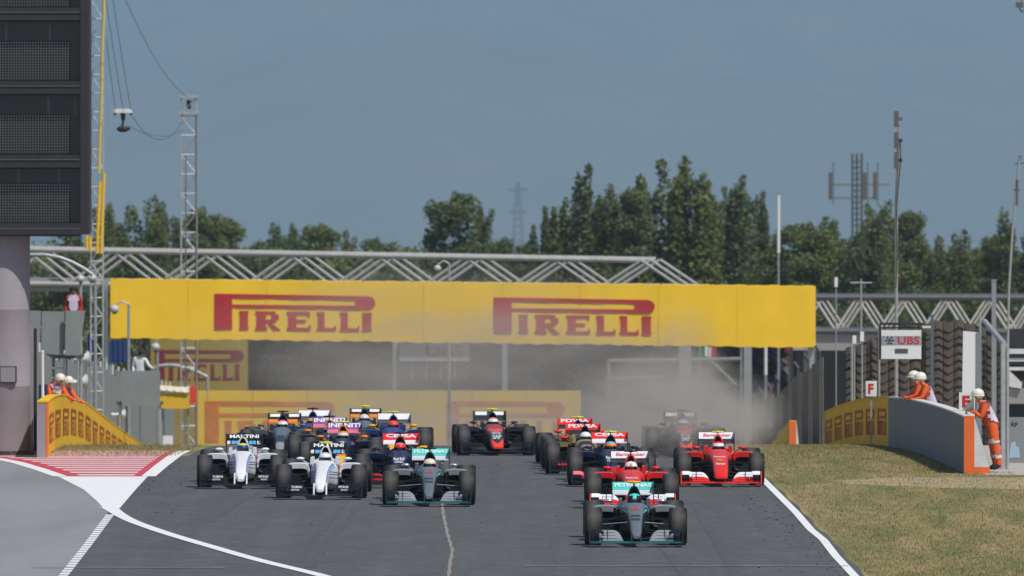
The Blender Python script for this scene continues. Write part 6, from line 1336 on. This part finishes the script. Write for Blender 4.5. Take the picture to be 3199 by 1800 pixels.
J, E = finish(J, base_edges(), {'L': ((-1, 0, .05), (0, 1, 0)), 'R': ((-1, .05, .0), (0, -1, 0))})
person('marshal in orange overalls and white helmet leaning over the end of the right barrier', (X(3118, 224.4), 224.4, 0), J, E, 'overall_orange', vest='vest_lilac', face=(-1, .35), ears='boot_black', vdir=(1, -.1))
# two marshals behind the grey part of the right wall, looking up the track
for k, (u, y, dz, lab) in enumerate(((2893, 246.0, .12, 'marshal with yellow ear defenders behind the grey wall, nearer of two'), (2873, 248.6, .14, 'marshal peering round his colleague behind the grey wall, farther of two'))):
    J = base_pose(chest=(-.10, 0, 1.29, (.130, .165)), spine=(-.04, 0, 1.10, (.12, .145)), neck=(-.17, 0, 1.45, .062), head=(-.24, 0, 1.58, (.098, .088)), headtop=(-.25, 0, 1.68, (.08, .07)), shoulderL=(-.12, .17, 1.40, .07), shoulderR=(-.09, -.18, 1.39, .076),
                  elbowR=(-.20, -.22, 1.14, .058), wristR=(-.40, -.16, 1.10, .044), elbowL=(-.26, .2, 1.15, .055), wristL=(-.44, .1, 1.12, .042))
    J, E = finish(J, base_edges(), {'L': ((-1, 0, 0), (0, 1, 0)), 'R': ((-1, .05, 0), (0, -1, 0))})
    person(lab, (X(u, y) + .10, y, gz(y) + dz), J, E, 'overall_orange', vest='vest_lilac', gloves='boot_black', face=(-1, -.2 if k == 0 else .1), ears='ear_yellow', vdir=(1, -.1))
    o = empty('step_box', (X(u, y) + .10, y, gz(y)), 0, 'low wooden step under the %s marshal behind the wall' % ('nearer' if k == 0 else 'farther'), 'step'); MB().box((0, 0, dz / 2 - .01), (.7, .7, dz - .02)).obj('tread', 'bark', o); MB().box((0, 0, -.03), (.6, .6, .05)).obj('base', 'bark', o)
# two marshals behind the left yellow wall, leaning forward to the right
for k, (u, y, dz, lab) in enumerate(((188, 263.0, .10, 'marshal in orange with white helmet leaning over the left barrier, left one'), (214, 266.5, .05, 'marshal in white helmet behind his colleague at the left barrier, right one'))):
    J = base_pose(chest=(.08, -.04, 1.27, (.165, .125)), spine=(.03, 0, 1.09, (.145, .12)), neck=(.14, -.10, 1.42, .062), head=(.19, -.15, 1.55, (.09, .096)), headtop=(.20, -.16, 1.65, (.07, .08)), shoulderL=(-.10, -.02, 1.37, .074), shoulderR=(.25, -.05, 1.36, .07),
                  elbowL=(-.05, -.20, 1.14, .056), wristL=(.18, -.26, 1.08, .044), elbowR=(.36, -.16, 1.15, .056), wristR=(.52, -.22, 1.05, .044))
    J, E = finish(J, base_edges(), {'L': ((1, -.1, -.1), (0, 0, 1)), 'R': ((1, -.1, -.1), (0, 1, 0))})
    person(lab, (X(u, y) - .18, y, gz(y) + dz), J, E, 'overall_orange', vest='vest_lilac' if k == 0 else 'vest_blue', face=(.5, -1), ears='boot_black')
# marshal in red up on the platform
J, E = finish(base_pose(), base_edges(), {'L': ((0, -.3, -1), (0, -1, .0)), 'R': ((0, -.3, -1), (0, -1, 0))})
person('marshal in red sleeves and lilac vest standing up on the platform', (X(230, 301.2), 301.2, Z(1112, 300) + .22), J, E, 'overall_red', headgear='hair_dark', vest='vest_lilac', face=(.2, -1))
# onlooker in a white shirt by the banner's left end
J = base_pose(chest=(-.05, -.02, 1.28, (.165, .12)), neck=(.0, -.05, 1.45, .06), head=(.06, -.08, 1.57, (.088, .096)), headtop=(.07, -.08, 1.67, (.07, .08)), elbowR=(.30, -.10, 1.18, .05), wristR=(.42, -.22, 1.10, .04))
J, E = finish(J, base_edges(), {'L': ((0, -.3, -1), (0, -1, 0)), 'R': ((.7, -.6, -.1), (0, 0, 1))})
oy = 345.0; fz = Z(1150, oy) - 1.12
person('dark haired onlooker in a white shirt below the banner left end', (X(437, oy), oy, fz), J, E, 'shirt_white', headgear='hair_dark', gloves='skin', vest=None, face=(.6, -1), trousers='cloth_navy')
o = empty('viewing_platform', (X(437, oy), oy, gz(oy)), 0, 'grey fronted viewing platform under the onlooker in white', 'platform'); hh = fz - gz(oy)
MB().box((0, .1, hh - .04), (1.5, 1.0, .08)).obj('deck', 'dark_steel', o); MB().box((.05, -.45, hh + .45), (1.25, .05, 1.15)).obj('front_sheet', 'grey_sheet', o)
for sx in (-.65, .65):
    for sy in (-.3, .5): mb = MB(); mb.tube((sx, sy, -.1), (sx, sy, hh), .04, n=8); mb.obj('leg', 'galvanised', o, smooth=40)

# ================================================================== dust thrown up behind the pack
def dust(name, label, c, r, dens, col, seed, nscale=2.2, lo=.40, hi=.72):
    m_ = bpy.data.materials.new('dust'); m_.use_nodes = True; nt = m_.node_tree; nt.nodes.clear(); out = nt.nodes.new('ShaderNodeOutputMaterial')
    pv = nt.nodes.new('ShaderNodeVolumePrincipled'); pv.inputs['Color'].default_value = (*col, 1); nt.links.new(pv.outputs[0], out.inputs['Volume'])
    tc = nt.nodes.new('ShaderNodeTexCoord'); ln = nt.nodes.new('ShaderNodeVectorMath'); ln.operation = 'LENGTH'; nt.links.new(tc.outputs['Object'], ln.inputs[0])
    fall = nt.nodes.new('ShaderNodeMapRange'); fall.interpolation_type = 'SMOOTHSTEP'; fall.inputs[1].default_value = 1.0; fall.inputs[2].default_value = .25; nt.links.new(ln.outputs['Value'], fall.inputs[0])
    n4 = noise(nt, tc.outputs['Object'], nscale, 4, .6, (1, .6, 1.3)); nr = nt.nodes.new('ShaderNodeMapRange'); nr.inputs[1].default_value = lo; nr.inputs[2].default_value = hi; nr.inputs[3].default_value = .15; nt.links.new(n4, nr.inputs[0])
    mu = nt.nodes.new('ShaderNodeMath'); mu.operation = 'MULTIPLY'; nt.links.new(fall.outputs[0], mu.inputs[0]); nt.links.new(nr.outputs[0], mu.inputs[1])
    m2 = nt.nodes.new('ShaderNodeMath'); m2.operation = 'MULTIPLY'; m2.inputs[1].default_value = dens; nt.links.new(mu.outputs[0], m2.inputs[0]); nt.links.new(m2.outputs[0], pv.inputs['Density'])
    mb = MB(); mb.ellipsoid((0, 0, 0), (1, 1, 1), 20, 12); o = mb.obj(name, m_, loc=c); o.scale = r; return tag(o, label, 'dust', kind='stuff')
DC = (0.64, 0.59, 0.53)
dust('dust_cloud', 'thick grey brown dust rolling behind the dark grey car', P(2095, 1300, 247), (3.0, 20, 1.65), .40, DC, 1)
dust('dust_cloud', 'thin brown dust hanging under the middle of the bridge', P(1400, 1120, 330), (10.0, 24, 3.4), .075, DC, 2)
dust('dust_cloud', 'pale plume of dust rising under the bridge right half', P(2130, 1180, 300), (1.5, 10, 2.6), .10, DC, 4, 3.0)
dust('dust_cloud', 'low pale dust spread across the track behind the whole pack', P(1450, 1370, 285), (9.5, 16, 1.5), .11, DC, 3)
